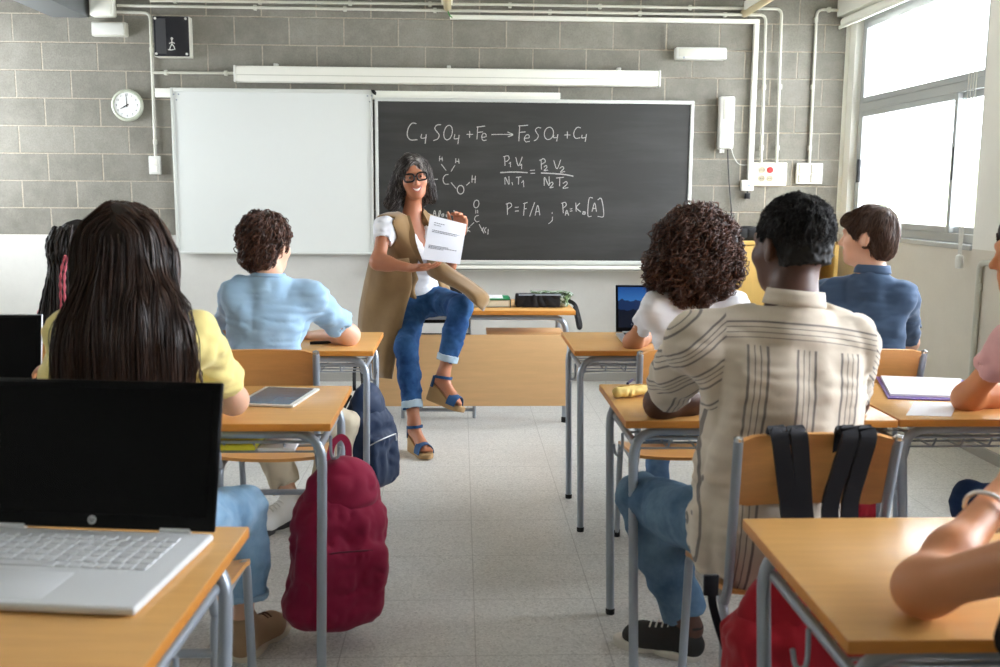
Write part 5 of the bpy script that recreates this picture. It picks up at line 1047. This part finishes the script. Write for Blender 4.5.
# wedge sandals
jute = mat('jute_wedge', srgb(176, 142, 98), .9, var=.15, scale=60, bump=.8, bscale=1, bdist=.003, stretch=(20, 20, 420)); blue = cloth_mat('blue_suede', srgb(40, 78, 122))
for H, R in ((HRf, RRf), (HLf, RLf)):
    q = lambda x, y, z: fp(H, R, x, y, z); ys = np.linspace(0, 1, 15); sec = []
    for t in ys:
        y = .252*t; wd = np.interp(t, (0, .06, .25, .5, .72, .88, .96, 1), (.012, .026, .031, .032, .043, .040, .028, .010)); top = np.interp(t, (0, .25, .68, 1), (.094, .084, .034, .034)); bot = np.interp(t, (0, .75, 1), (0, 0, .008)); yb = .018*(1-t)*0
        sec.append((y, wd, top, bot))
    V = []; Fc = []
    for y, wd, top, bot in sec:
        for x, z in ((-.86, bot), (.86, bot), (1, bot+.006), (1, top-.004), (.94, top), (-.94, top), (-1, top-.004), (-1, bot+.006)): V.append(q(x*wd, y-.02*(z/.1)*(1-y/.25)*-1*0, z))
    for i in range(len(sec)-1):
        for k in range(8): Fc.append((i*8+k, i*8+(k+1) % 8, i*8+8+(k+1) % 8, i*8+8+k))
    Fc += [tuple(range(8))[::-1], tuple(range(len(V)-8, len(V)))]
    m = MB(); m.add(V, Fc); sh = obj('sandal', m, jute, F.root, F.org)
    m = MB(); G = []
    for t in np.linspace(0, 1, 7): y = .152+.058*t; G.append([q(.047*math.cos(a), y, .026+(.070-.014*t)*math.sin(a)) for a in np.linspace(0, PI, 13)])
    m.sheet(G, .004); obj('toe_band', m, blue, sh, F.org)
    m = MB(); m.ribbon([q(.043*math.cos(a), .062+.050*math.sin(a), .150+.010*math.sin(a)) for a in np.linspace(0, 2*PI, 25)], .016, [R@A(math.cos(a), math.sin(a), 0) for a in np.linspace(0, 2*PI, 25)], .004); obj('ankle_strap', m, blue, sh, F.org)
    m = MB(); G = []
    for t in np.linspace(0, 1, 5): G.append([q(.031*math.cos(a), .035+.036*math.sin(a), .084+.062*t-.004) for a in np.linspace(PI*1.05, PI*1.95, 9)])
    m.sheet(G, .004); obj('heel_cup', m, blue, sh, F.org)
# long brown suede vest
suede = mat('brown_suede', srgb(138, 110, 74), .95, var=.22, scale=9, bump=.15, bscale=300, sheen=.35, spec=.15)
S = SDF(); torso_ops(S, F, F.w, .024, .05, True)
R = F.TR; vq = lambda x, y, z: F.nb+R@A(x, y, z)
a0, a1, a2 = vq(0, .2, .06), vq(0, .2, -.20), vq(.03, .2, -.50)
for p, r_ in ((vq(.0, .16, .05), .075), (vq(.0, .18, -.06), .07), (vq(.0, .18, -.17), .060), (vq(.01, .18, -.28), .075), (vq(.02, .18, -.40), .10)): S.ell(p, (r_, .13, .10), R, .015, 's')
S.cone(vq(0, -.02, .015), vq(0, .05, .2), .066, .12, .01, 's')
for sh, el in ((F.shL, F.elL), (F.shR, F.elR)): S.cone(lerp(sh, el, -.2), lerp(sh, el, .9), .074, .066, .012, 's', cut=(lerp(sh, el, -.14), -unit(el-sh)))
S.half(pel-R[:, 2]*.10, -R[:, 2]); S.wrinkle(.004, 12, (1, 1, .6), 31)
part(F, 'vest', S, .0065, suede)
def panel(rows, Ys, name, nx=9, th=.008, wave=.012):
    G = []
    sp = spline([A(l[0], l[1], 0) for l in [r[0] for r in rows]], 4); sq = spline([A(l[0], l[1], 0) for l in [r[1] for r in rows]], 4); yy = spline([A(y[0], y[1], 0) for y in Ys], 4)
    for l, r_, y in zip(sp, sq, yy):
        G.append([P(l[0]+(r_[0]-l[0])*t, l[1]+(r_[1]-l[1])*t, y[0]+(y[1]-y[0])*t-.05*math.sin(PI*t)+wave*math.sin(t*9+l[1]*.05)) for t in np.linspace(0, 1, nx)])
    m = MB(); m.sheet(G, th); return obj(name, m, suede, F.root, F.org, auto=180)
panel([((369, 262), (409, 258)), ((364, 285), (412, 285)), ((359, 315), (405, 312)), ((360, 340), (398, 345)), ((374, 377), (392, 379))], [(5.62, 5.58), (5.70, 5.56), (5.74, 5.55), (5.74, 5.54), (5.70, 5.53)], 'vest_skirt')
panel([((428, 256), (443, 262)), ((428, 274), (456, 271)), ((446, 284), (474, 283)), ((462, 292), (489, 297)), ((474, 303), (483, 311))], [(5.60, 5.56), (5.58, 5.52), (5.46, 5.44), (5.36, 5.36), (5.33, 5.33)], 'vest_skirt', 7, .008, .005)
# lapels
for sx, (tp, md, bt) in ((1, (vq(.055, .06, .045), vq(.085, .128, -.09), vq(.045, .150, -.24))), (-1, (vq(-.055, .06, .045), vq(-.085, .128, -.09), vq(-.045, .150, -.24)))):
    m = MB(); c = spline([tp, md, bt], 8); wds = np.interp(np.linspace(0, 1, len(c)), (0, .35, .5, 1), (.03, .062, .05, .012)); m.ribbon(c, wds, R[:, 1]+R[:, 0]*sx*.5, .007); obj('lapel', m, suede, F.root, F.org)
# face: eyes, brows, smile, glasses, earring
hq, HR, s = F.hq, F.HR, F.hs
for sx in (-1, 1):
    m = MB(); c = hq(sx*.031, .0895, .011); bm = bmesh.new(); bmesh.ops.create_uvsphere(bm, u_segments=14, v_segments=10, radius=.0068*s); m.add([A(v.co[:])+c for v in bm.verts], [[v.index for v in f.verts] for f in bm.faces]); bm.free(); e = obj('eye', m, mat('eye_white', srgb(236, 232, 226), .2), F.root, F.org, auto=180)
    m = MB(); m.disc(hq(sx*.031, .0960, .0105), HR[:, 1], .0056*s, .001, 14); obj('iris', m, mat('dark_iris', srgb(42, 28, 20), .2), e, F.org)
    m = MB(); m.tube(spline([hq(sx*.016, .101, .029), hq(sx*.033, .099, .036), hq(sx*.05, .085, .030)], 5), .0024*s, 6); obj('eyebrow', m, HM['black'], F.root, F.org)
m = MB(); G = [[hq(x*.028, .1000-.012*x*x, -.054-z*.014*(1-.55*x*x)+.013*x*x) for x in np.linspace(-1, 1, 11)] for z in np.linspace(0, 1, 4)]; m.sheet(G, .003); obj('teeth', m, mat('white_teeth', srgb(240, 236, 228), .25), F.root, F.org, auto=180)
lip = mat('rosy_lip', srgb(178, 98, 88), .45)
m = MB(); m.tube([hq(x*.032, .101-.014*x*x, -.0525+.015*x*x) for x in np.linspace(-1, 1, 13)], np.array([.0012]+[.0026]*11+[.0012])*s, 7); obj('upper_lip', m, lip, F.root, F.org, auto=180)
m = MB(); m.tube([hq(x*.032, .101-.014*x*x, -.071+.0335*x*x) for x in np.linspace(-1, 1, 13)], np.array([.0012]+[.0032]*11+[.0012])*s, 7); obj('lower_lip', m, lip, F.root, F.org, auto=180)
m = MB()
for sx in (-1, 1):
    c = [(sx*.034+.026*math.copysign(abs(math.cos(a))**.6, math.cos(a)), .020*math.copysign(abs(math.sin(a))**.6, math.sin(a))+.010) for a in np.linspace(0, 2*PI, 33)[:-1]]
    m.tube([hq(x*1.08, .113-.25*abs(x)*.35, z*1.08) for x, z in c], .0046*s, 8, closed=True); m.tube(spline([hq(sx*.060, .106, .020), hq(sx*.076, .07, .018), hq(sx*.082, .0, .012)], 5), .0026*s, 6)
m.tube([hq(-.010, .112, .014), hq(0, .115, .016), hq(.010, .112, .014)], .0032*s, 8); g = obj('glasses', m, M['black'], F.root, F.org, auto=180); g['label'] = 'thick black framed glasses'
m = MB()
for sx in (-1, 1):
    c = [(sx*.034+.025*math.copysign(abs(math.cos(a))**.6, math.cos(a)), .019*math.copysign(abs(math.sin(a))**.6, math.sin(a))+.010) for a in np.linspace(0, 2*PI, 25)[:-1]]
    m.poly([hq(x, .1128-.25*abs(x)*.35, z) for x, z in c], HR[:, 1]*.001)
obj('lens', m, M['glass'], g, F.org, smooth=False)
m = MB(); m.lathe([(.001, -.006), (.005, -.003), (.006, 0), (.005, .003), (.001, .006)], hq(.080, .0, -.044), None, 12); o = obj('earring', m, mat('pearl', srgb(240, 236, 228), .2), F.root, F.org, auto=180)
# shoulder-length hair with a side parting
S = SDF(); S.ell(hq(0, -.018, .036), A(.090, .108, .104)*s, HR, .02)
for sx, rr, out in ((-1, .030, .010), (1, .044, .058)): S.cone(hq(sx*.076, -.01, .03), hq(sx*(.078+out), -.025, -.118), .032*s, rr*s, .04)
S.ell(hq(0, -.075, -.07), A(.098, .05, .11)*s, HR, .05)
S.ell(hq(.004, .105, -.045), A(.066, .088, .132)*s, HR, .012, 's'); S.cone(hq(0, .03, -.10), hq(0, .10, -.22), .062*s, .07*s, .01, 's'); S.wrinkle(.007, 24, (1, 1, .4), 40)
part_x = -.016
def tflow(p):
    l = loc(F, p); d = np.tile(A(0, 0, -1.), (len(p), 1)); t = np.clip((l[:, 2]-.04)/.06, 0, 1); d += (HR[:, 0][None]*np.sign(l[:, 0:1]-part_x)*1.5)*t[:, None]; lo_ = np.clip((-.06-l[:, 2])/.08, 0, 1); d += HR[:, 0][None]*(np.sign(l[:, 0:1])*.45*lo_[:, None]); return d
def grey(v, h): l = loc(F, v); g_ = np.clip(1-np.abs(l[:, 0]-part_x+.012)/.05, 0, 1)*np.clip((l[:, 1]-.0)/.06, 0, 1); return np.clip(h**4*.45+g_*(.5+.5*h), 0, 1)
hair(F, 'hair', S, .0055, HM['grey'], [dict(count=1900, flow=tflow, n=22, step=.012, r=.0016, sides=3, lift=(0, .006), jit=.10, curl=(.004, .07, .5))], .03, hvfn=grey)
# printed sheet held in both hands
pc = [P(430.3, 215, 5.335), P(466.5, 224.3, 5.385), P(460, 264.3, 5.345), P(422.3, 259.3, 5.325)]
G = [[lerp(lerp(pc[0], pc[1], u), lerp(pc[3], pc[2], u), v)+A(0, -.008*math.sin(PI*u)*(1-v), 0) for u in np.linspace(0, 1, 9)] for v in np.linspace(0, 1, 9)]
m = MB(); m.sheet(G, .0008); o = obj('thin_sheet', m, mat('white_paper', srgb(240, 242, 250), .8, var=.01)); tag(o, 'printed white sheet held up in both hands in front of the blackboard', 'paper'); po = np.array(o.location)
m = MB(); rg = np.random.RandomState(3)
def pp(u, v): return lerp(lerp(pc[0], pc[1], u), lerp(pc[3], pc[2], u), v)+A(0, -.008*math.sin(PI*u)*(1-v)-.0018, 0)
for v, u0, u1 in ((.14, .14, .42), (.19, .14, .34), (.31, .12, .86), (.345, .12, .78), (.66, .1, .62), (.69, .1, .85), (.72, .1, .5)):
    u = u0
    while u < u1:
        w_ = min(rg.uniform(.02, .07), u1-u); m.ribbon([pp(u, v), pp(u+w_, v)], .0035, (0, -1, 0), .0004); u += w_+.012
t = obj('printed_lines', m, mat('grey_print', srgb(120, 122, 132), .8), o, po, smooth=False)
TEACH = F
# ------------------------------------------------------------------ laptops, tablet, papers
def screen_mat():
    n = N('mountain_wallpaper'); c = n.add('ShaderNodeTexCoord'); sp = n.add('ShaderNodeSeparateXYZ'); n.link(c.outputs['Object'], sp.inputs[0])
    cx = n.add('ShaderNodeCombineXYZ'); n.link(sp.outputs[0], cx.inputs[0]); nz = n.noise(cx.outputs[0], 9, 3)
    ridge = n.math('ADD', .085, n.math('MULTIPLY', nz, .10)); ridge2 = n.math('ADD', .06, n.math('MULTIPLY', n.noise(cx.outputs[0], 15, 3), .06))
    z = sp.outputs[2]; sky = n.ramp(n.math('MULTIPLY', z, 4.5), .3, 1.0, srgb(60, 130, 200), srgb(10, 50, 120))
    col = n.mix(n.math('LESS_THAN', z, ridge), sky, srgb(20, 44, 84)); col = n.mix(n.math('LESS_THAN', z, ridge2), col, srgb(10, 18, 34))
    n.base((0.01, .01, .01)); n.link(col, n.b.inputs['Emission Color']); n.set(Emission_Strength=.8, Roughness=.15); return n.m
M['off'] = mat('dark_glossy_screen', srgb(5, 5, 6), .2, spec=.12); M['silver'] = mat('silver_aluminium', srgb(196, 198, 200), .35, .5, var=.02); M['whitelap'] = mat('pearl_white_laptop', srgb(226, 228, 230), .32, var=.015); M['gbez'] = mat('black_bezel', srgb(6, 6, 7), .35, var=.02, spec=.15)
def laptop(loc_, rz, w, d, lh, tilt, deck, scr, label, keymat, lidmat, logo=False, group=None, bez=.014):
    e = thing('laptop', loc_, rz, label, 'laptop', group); t = .017
    m = MB(); m.bb((-w/2, -d, .002), (w/2, .0, t), 0, .006, 3); b = obj('base', m, deck, e)
    k = MB(); kw = w*.80; x0 = -kw/2; nr = 6
    for r in range(nr):
        y = -d*.10-(d*.47)*r/nr; h = d*.47/nr*.82; n_ = 15 if r else 16; xs = x0
        wid = [1]*n_
        if r == 5: wid = [1.3, 1, 1, 1, 5, 1, 1, 1, 1, 1, 1, 1]
        tot = sum(wid); u = kw/tot
        for q in wid: k.bb((xs+u*.07, y-h, t-.001), (xs+u*q-u*.07, y, t+.0025), 0, .0012, 1); xs += u*q
    obj('keyboard', k, keymat, b)
    k = MB(); k.bb((-w*.16, -d*.95, t-.002), (w*.16, -d*.62, t+.0006), 0, .001); obj('touchpad', k, keymat, b)
    R = np.array([[1, 0, 0], [0, math.cos(tilt), math.sin(tilt)], [0, -math.sin(tilt), math.cos(tilt)]]); up = R[:, 2]
    m = MB(); m.box(A(0, .006, t)+up*lh/2, (w/2, .004, lh/2), R, 0, .0035, 3); l = obj('lid', m, lidmat, e)
    m = MB(); m.box(A(0, .0015, t)+up*lh*.5, (w/2-.003, .0012, lh/2-.003), R, 0, .001, 1); obj('bezel', m, M['gbez'], l)
    m = MB(); m.box((0, 0, 0), (w/2-bez, .0008, (lh-bez*2.6)/2), None); s = obj('screen', m, scr, l, smooth=False); c = A(0, .0000, t)+up*(lh*.5+bez*.45); s.location = c; s.rotation_euler = (-tilt, 0, 0)
    if scr.name.startswith('mountain'):
        for v in s.data.vertices: v.co.z += lh/2-bez
        s.location = c-up*(lh/2-bez)
    m = MB(); m.tube([(-w*.40, .004, t), (-w*.28, .004, t)], .007, 10); m.tube([(w*.28, .004, t), (w*.40, .004, t)], .007, 10); obj('hinge', m, deck, e)
    if logo:
        g = MB(); c = A(0, -.001, t)+up*bez*1.1; n_ = R@A(0, -1, 0); g.disc(c, n_, .0085, .0012, 24); obj('logo', g, M['silver'], l)
        v, f = text_mb('hp', .011, c+n_*.0016, R[:, 0]+up*0, up+R[:, 0]*.25, .0003); q = MB(); q.add(v, f); obj('logo_letters', q, M['black'], l, smooth=False)
    return e
Cc, Nn = PZ(214, 533, DZ+.018), PZ(133, 609, DZ+.018); v = Nn-Cc; rz = math.atan2(v[0], -v[1]); w = .49; ex = A(math.cos(rz), math.sin(rz), 0)
lh = .290
laptop(A(Cc[0], Cc[1], DZ)-ex*w/2, rz, w, float(np.linalg.norm(v))*.985, lh, rad(15), M['whitelap'], M['off'], 'big white laptop with dark screen on the nearest left desk', M['whitelap'], M['gbez'], True, bez=.017)
q = P(40.5, 375, 3.3); laptop((q[0]-.165, 3.3, DZ), 0, .33, .22, .238, rad(10), M['silver'], M['off'], 'dark-screened laptop at the left edge beside the long-haired person', M['black'], M['silver'])
q = PZ(616, 334.5, DZ+.01); laptop((q[0]+.165, q[1]+.01, DZ), rad(-2), .33, .225, .232, rad(16), M['silver'], screen_mat(), 'silver laptop with blue mountain picture before the curly-haired person', M['black'], M['silver'])
# tablet
c4 = [PZ(255.7, 386.6, DZ+.008), PZ(317.5, 387.8, DZ+.008), PZ(295.8, 406.2, DZ+.008), PZ(244.5, 403.6, DZ+.008)]; ce = sum(c4)/4; ex = unit((c4[1]-c4[0]+c4[2]-c4[3])); hx = np.linalg.norm(c4[1]-c4[0]+c4[2]-c4[3])/4; ey = np.cross(A(0, 0, 1), ex); hy = abs(((c4[0]-c4[3]+c4[1]-c4[2])/4)@ey); R = np.stack([ex, ey, A(0, 0, 1)], 1)
e = thing('tablet', A(ce[0], ce[1], DZ), 0, 'white-rimmed tablet lying on the desk behind the person in yellow', 'tablet'); o_ = e.location
m = MB(); m.box(A(ce[0], ce[1], DZ+.0045), (hx, hy, .0042), R, 0, .003, 2); obj('body', m, M['white_plastic'], e, o_)
m = MB(); m.box(A(ce[0], ce[1], DZ+.0088), (hx-.016, hy-.012, .0006), R); obj('screen', m, mat('grey_tablet_glass', srgb(92, 108, 120), .18), e, o_, smooth=False)
m = MB(); m.disc(A(ce[0], ce[1], DZ+.0085)+ex*(hx-.008), (0, 0, 1), .004, .0012, 12); obj('button', m, M['pipe'], e, o_)
# folders and papers
def slab(name, px, z, th, mt, label, cat, bev=.0005):
    m = MB(); pts = [PZ(x, y, z) for x, y in px]; m.poly([p for p in pts], (0, 0, th)); o = obj(name, m, mt, smooth=False); return tag(o, label, cat)
purple = mat('purple_card', srgb(112, 84, 160), .5); wp = mat('white_sheet', srgb(244, 243, 246), .7, var=.01)
e = thing('folder', PZ(918, 389, DZ), 0, 'white sheets in a purple-edged folder on the desk near the window', 'folder'); o_ = e.location
m = MB(); m.poly([PZ(x, y, DZ+.001) for x, y in ((888, 399), (953, 401), (964, 381), (876, 377.5))], (0, 0, .004)); obj('cover', m, purple, e, o_, smooth=False)
m = MB(); m.poly([PZ(x, y, DZ+.0055) for x, y in ((890.5, 395.8), (952, 397.6), (961.5, 380.4), (880.5, 377.3))], (0, 0, .007)); obj('sheets', m, wp, e, o_, smooth=False)
slab('thin_sheet', ((906, 415.5), (951, 416.5), (958, 403), (914, 402.5)), DZ+.0006, .001, wp, 'thin flat white sheet on the desk between purple-edged folder and elbow', 'paper')  # thin white four-cornered piece lying flat on the desktop
b = DESK['tl']; m = MB(); m.bb((b[0]-.16, b[1]-.22, DZ-.097), (b[0]+.18, b[1]+.02, DZ-.08), 0, .002); e = tag(obj('folder', m, mat('yellow_card', srgb(236, 226, 60), .5)), 'bright yellow folder in the basket under the tablet desk', 'folder')
m = MB(); m.bb((b[0]+.19, b[1]-.23, DZ-.097), (b[0]+.30, b[1]+.0, DZ-.088), 0, .002); tag(obj('notebook', m, wp), 'white notebook beside the yellow folder under the tablet desk', 'notebook')
# pens and pencil case
S = SDF(); c = PZ(632, 391, DZ+.02); S.cone(c+A(-.045, -.015, 0), c+A(.05, .02, 0), .026, .024, .02, flat=(A(0, 0, 1), .75)); S.half(c-A(0, 0, .019), (0, 0, -1)); S.wrinkle(.003, 30)
e = thing('pencil_case', A(c[0], c[1], DZ), 0, 'yellow soft pencil case on the desk of the man in stripes', 'pencil case'); obj('pouch', S.mesh(.003, 1), mat('yellow_fabric', srgb(228, 200, 120), .7), e, e.location, auto=180)
m = MB(); m.tube(spline([c+A(-.05, -.016, .018), c+A(0, .002, .021), c+A(.05, .02, .018)]), .0022, 6); obj('zip', m, mat('dark_yellow_zip', srgb(170, 130, 50), .5), e, e.location)
m = MB(); a = PZ(627.5, 383.5, DZ+.008); m.tube([a, a+A(.03, .07, .0), a+A(.036, .085, 0)], [.005, .005, .002], 8); tag(obj('pen', m, mat('dark_blue_pen', srgb(30, 40, 80), .3)), 'dark blue pen lying behind the yellow pencil case', 'pen')
m = MB(); a = PZ(310, 343, DZ+.008); m.tube([a, a+A(.075, .02, 0), a+A(.09, .024, 0)], [.007, .007, .003], 8); tag(obj('pen', m, M['black']), 'thick black pen by the forearm of the person in pale blue', 'pen')
# on the teacher's desk: books, folder, black pencil bag
zt = TZ; a = P(486, 310, 6.16); b = P(511, 310, 6.16)
e = thing('book', ((a[0]-.1+b[0])/2, 6.28, zt), 0, 'thick cream-paged book under the green folder on the teacher desk', 'book'); o_ = e.location
m = MB(); m.bb((a[0]-.16, 6.16, zt), (b[0], 6.36, zt+.004)); m.bb((a[0]-.16, 6.16, zt+.046), (b[0], 6.36, zt+.05)); m.bb((b[0]-.004, 6.16, zt), (b[0], 6.36, zt+.05)); obj('cover', m, mat('olive_card', srgb(72, 84, 70), .6), e, o_, smooth=False)
m = MB(); m.bb((a[0]-.155, 6.165, zt+.004), (b[0]-.005, 6.355, zt+.046), 0, .002); obj('pages', m, mat('cream_pages', srgb(226, 216, 190), .8, var=.1, scale=2, stretch=(1, 1, 200)), e, o_)
e = thing('folder', ((a[0]-.1+b[0])/2, 6.26, zt+.05), 0, 'green folder with white sheet lying on the book on the teacher desk', 'folder'); o_ = e.location
m = MB(); m.bb((a[0]-.15, 6.15, zt+.0505), (b[0]-.008, 6.37, zt+.0565)); obj('cover', m, mat('green_card', srgb(34, 150, 96), .5), e, o_, smooth=False)
m = MB(); m.bb((a[0]-.15, 6.17, zt+.057), (b[0]-.05, 6.36, zt+.060)); obj('sheet', m, wp, e, o_, smooth=False)
a = P(515.5, 311, 6.14); b = P(561, 311, 6.14); x0, x1 = a[0], b[0]; h = P(530, 294, 6.14)[2]-zt
e = thing('pencil_bag', ((x0+x1)/2, 6.2, zt), 0, 'black pencil bag with camouflage end and dangling strap on the teacher desk', 'pencil bag'); o_ = e.location
S = SDF(); S.box(((x0+x1)/2, 6.20, zt+h*.5), ((x1-x0)/2, .055, h*.5), None, .014, .02); S.wrinkle(.004, 22, (1, 1, 1), 5); S.half((0, 0, zt+.001), (0, 0, -1)); obj('pouch', S.mesh(.004, 1), cloth_mat('black_nylon', srgb(20, 20, 24), .6), e, o_, auto=180)
n = N('camouflage_fabric'); c = n.coord(); f1 = n.noise(c, 30, 2); f2 = n.noise(n.coord(loc=(4, 2, 1)), 34, 2); n.base(n.mix(n.math('GREATER_THAN', f2, .54), n.mix(n.math('GREATER_THAN', f1, .5), srgb(92, 118, 74), srgb(176, 188, 176)), srgb(58, 76, 52))); n.set(Roughness=.8)
S = SDF(); S.box((x1+.022, 6.20, zt+h*.52), (.035, .052, h*.46), frame((.35, 1, 0), (0, 0, 1)), .016, .02); S.ell((x1+.055, 6.19, zt+h*.9), (.03, .04, .016), None, .02); S.wrinkle(.006, 26, (1, 1, 1), 8); S.half((0, 0, zt+.001), (0, 0, -1)); obj('end_pocket', S.mesh(.004, 1), n.m, e, o_, auto=180)
m = MB(); m.sheet([[(x, y, zt+h+.006+.004*math.sin(x*60)) for x in np.linspace(x0+.10, x1+.05, 9)] for y in np.linspace(6.16, 6.26, 5)], .006); obj('flap', m, n.m, e, o_)
m = MB(); m.ribbon([(x0+.02, 6.15, zt+h*.92), (x1, 6.145, zt+h*.94)], .010, (0, -1, .5), .003); obj('zip', m, M['metal'], e, o_)
m = MB(); xe = xr+.006; m.ribbon(spline([(x1+.05, 6.18, zt+h*.5), (xe+.005, 6.13, zt+.02), (xe+.028, 6.11, zt-.05), (xe+.04, 6.10, zt-.11), (xe+.028, 6.10, zt-.12), (xe+.015, 6.11, zt-.06), (xe+.004, 6.14, zt+.008)], 6), .026, (.4, -1, 0), .003); obj('strap', m, cloth_mat('black_webbing', srgb(26, 26, 28), .6), e, o_)

# ------------------------------------------------------------------ bags
def backpack(c, rz, w, h, d, mt, label, dark, trim=None, hang=.07, strap=True, seed=1, lean=0.0, sides=(-1, 1)):
    """c = centre of the bag; local -y is the pocket side, +y the strap side"""
    e = thing('backpack', A(c)-A(0, 0, h/2), rz, label, 'backpack', None); z0 = 0
    S = SDF(); Rl = np.array([[1, 0, 0], [0, math.cos(lean), -math.sin(lean)], [0, math.sin(lean), math.cos(lean)]])
    S.box((0, 0, h*.36), (w*.49, d*.5, h*.36), Rl, d*.36, .06); S.ell((0, .01, h*.68), (w*.41, d*.45, h*.32), Rl, .08); S.box((0, -d*.46, h*.28), (w*.42, d*.24, h*.25), Rl, d*.18, .03)
    S.ell((0, -d*.1, h*.10), (w*.5, d*.55, h*.12), None, .06); S.wrinkle(.009, 9, (1, 1, .8), seed); S.wrinkle(.004, 26, (1, 1, 1), seed+3); obj('body', S.mesh(.0065, 1), mt, e, auto=180)
    Fp = SDF(); Fp.ell((0, .01, h*.70), (w*.42+.007, d*.47+.008, h*.30+.007), Rl, .02); Fp.half((0, 0, h*.66), (0, 0, -1)); Fp.half((0, d*.18, 0), (0, 1, 0)); Fp.wrinkle(.005, 14, (1, 1, 1), seed+1); obj('flap', Fp.mesh(.0065, 1), mt, e, auto=180)
    zp = MB(); zp.tube([A(x*w*.40, -d*.70-.004+.06*d*abs(x)**4*4, h*(.50-.05*abs(x)**4)) for x in np.linspace(-1, 1, 15)], .0028, 6); zp.ribbon([(w*.22, -d*.73, h*.49), (w*.225, -d*.745, h*.45), (w*.225, -d*.745, h*.43)], .008, (0, -1, 0), .003); obj('zip', zp, trim or dark, e)
    m = MB(); m.ribbon(spline([(-.035, d*.34, h*.93), (-.028, d*.36, h*.93+hang*.7), (0, d*.36, h*.93+hang), (.028, d*.36, h*.93+hang*.7), (.035, d*.34, h*.93)], 6), .022, (0, 1, .1), .004); obj('hang_loop', m, mt if not trim else dark, e)
    if strap:
        for sx in sides:
            m = MB(); p = spline([(sx*.06, d*.44, h*.90), (sx*.085, d*.62, h*.74), (sx*.10, d*.74, h*.46), (sx*.105, d*.62, h*.22), (sx*.115, d*.46, h*.08)], 6); m.ribbon(p, np.interp(np.linspace(0, 1, len(p)), (0, .6, .7, 1), (.05, .05, .026, .024)), (0, 1, .0), .009); obj('shoulder_strap', m, dark, e)
            m = MB(); m.ribbon(spline([(sx*.105, d*.62, h*.2), (sx*.13, d*.72, h*.06), (sx*.12, d*.7, -h*.04), (sx*.135, d*.66, -h*.13)], 6), .024, (.3, 1, 0), .003); obj('strap_end', m, mt if not trim else dark, e)
    return e
crim = cloth_mat('crimson_canvas', srgb(142, 18, 58), .8); cdark = cloth_mat('dark_crimson_canvas', srgb(84, 12, 36), .8)
c = P(336, 556, 3.02); bk = backpack(A(c[0]+.005, 3.02, .345), rad(30), .315, .54, .18, crim, 'crimson backpack hanging from the hook of the tablet desk', cdark, hang=.09, seed=2, lean=.05, sides=(1,)); bk.rotation_euler = (0, rad(8), rad(32)); bk.location.x -= .03
c = P(369, 455, 4.36); backpack(A(c[0], 4.36, .36), rad(62), .26, .47, .15, cloth_mat('navy_nylon', srgb(30, 48, 78), .6), 'navy blue backpack hanging from the hook of the pale blue boy desk', M['black'], M['silver'], hang=.13, seed=5)
red = cloth_mat('red_nylon', srgb(168, 16, 36), .6); cc = CH['man']
e = backpack(A(cc[0]-.02, cc[1]-.262-.10, .36), 0, .43, .50, .14, red, 'red backpack with black straps hung behind the chair of the man in stripes', M['black'], M['black'], strap=False, seed=7, hang=.05)
webb = cloth_mat('black_padded_webbing', srgb(24, 24, 30), .75)
for i, (xa, xb) in enumerate(((777, 796), (796, 812), (846, 838), (864, 858))):
    pa, pb = P(xa, 436, 2.24), P(xb, 512, 2.19); m = MB()
    m.ribbon(spline([A(pa[0]+.005, cc[1]-.2, .76), A(pa[0], cc[1]-.242, .885), A(pa[0], cc[1]-.262, .898), A(pa[0], cc[1]-.285, .885), A(lerp(pa, pb, .5)[0], cc[1]-.272, .80), A(pb[0], cc[1]-.262, .70), A(pb[0]+.01, cc[1]-.29, .58)], 6), .040, [A(0, 1, 0)]*37 if False else (0, 1, .15), .012); obj('shoulder_strap', m, webb, e, e.location)
m = MB(); m.ribbon(spline([P(713, 578, 2.20), P(712, 600, 2.2), P(718, 625, 2.2), P(727, 652, 2.2)], 5), .02, (0, -1, 0), .004); m.box(P(711, 585, 2.2), (.018, .006, .026), None, 0, .003); obj('strap_end', m, webb, e, e.location)
c = P(880, 470, 2.98); backpack(A(c[0]-.06, 3.0, .55), 0, .17, .24, .10, mat('bright_red_nylon', srgb(190, 22, 48), .6), 'small red bag hanging under the desk edge beyond the striped shirt chair', M['black'], M['black'], strap=False, seed=9, hang=.05)
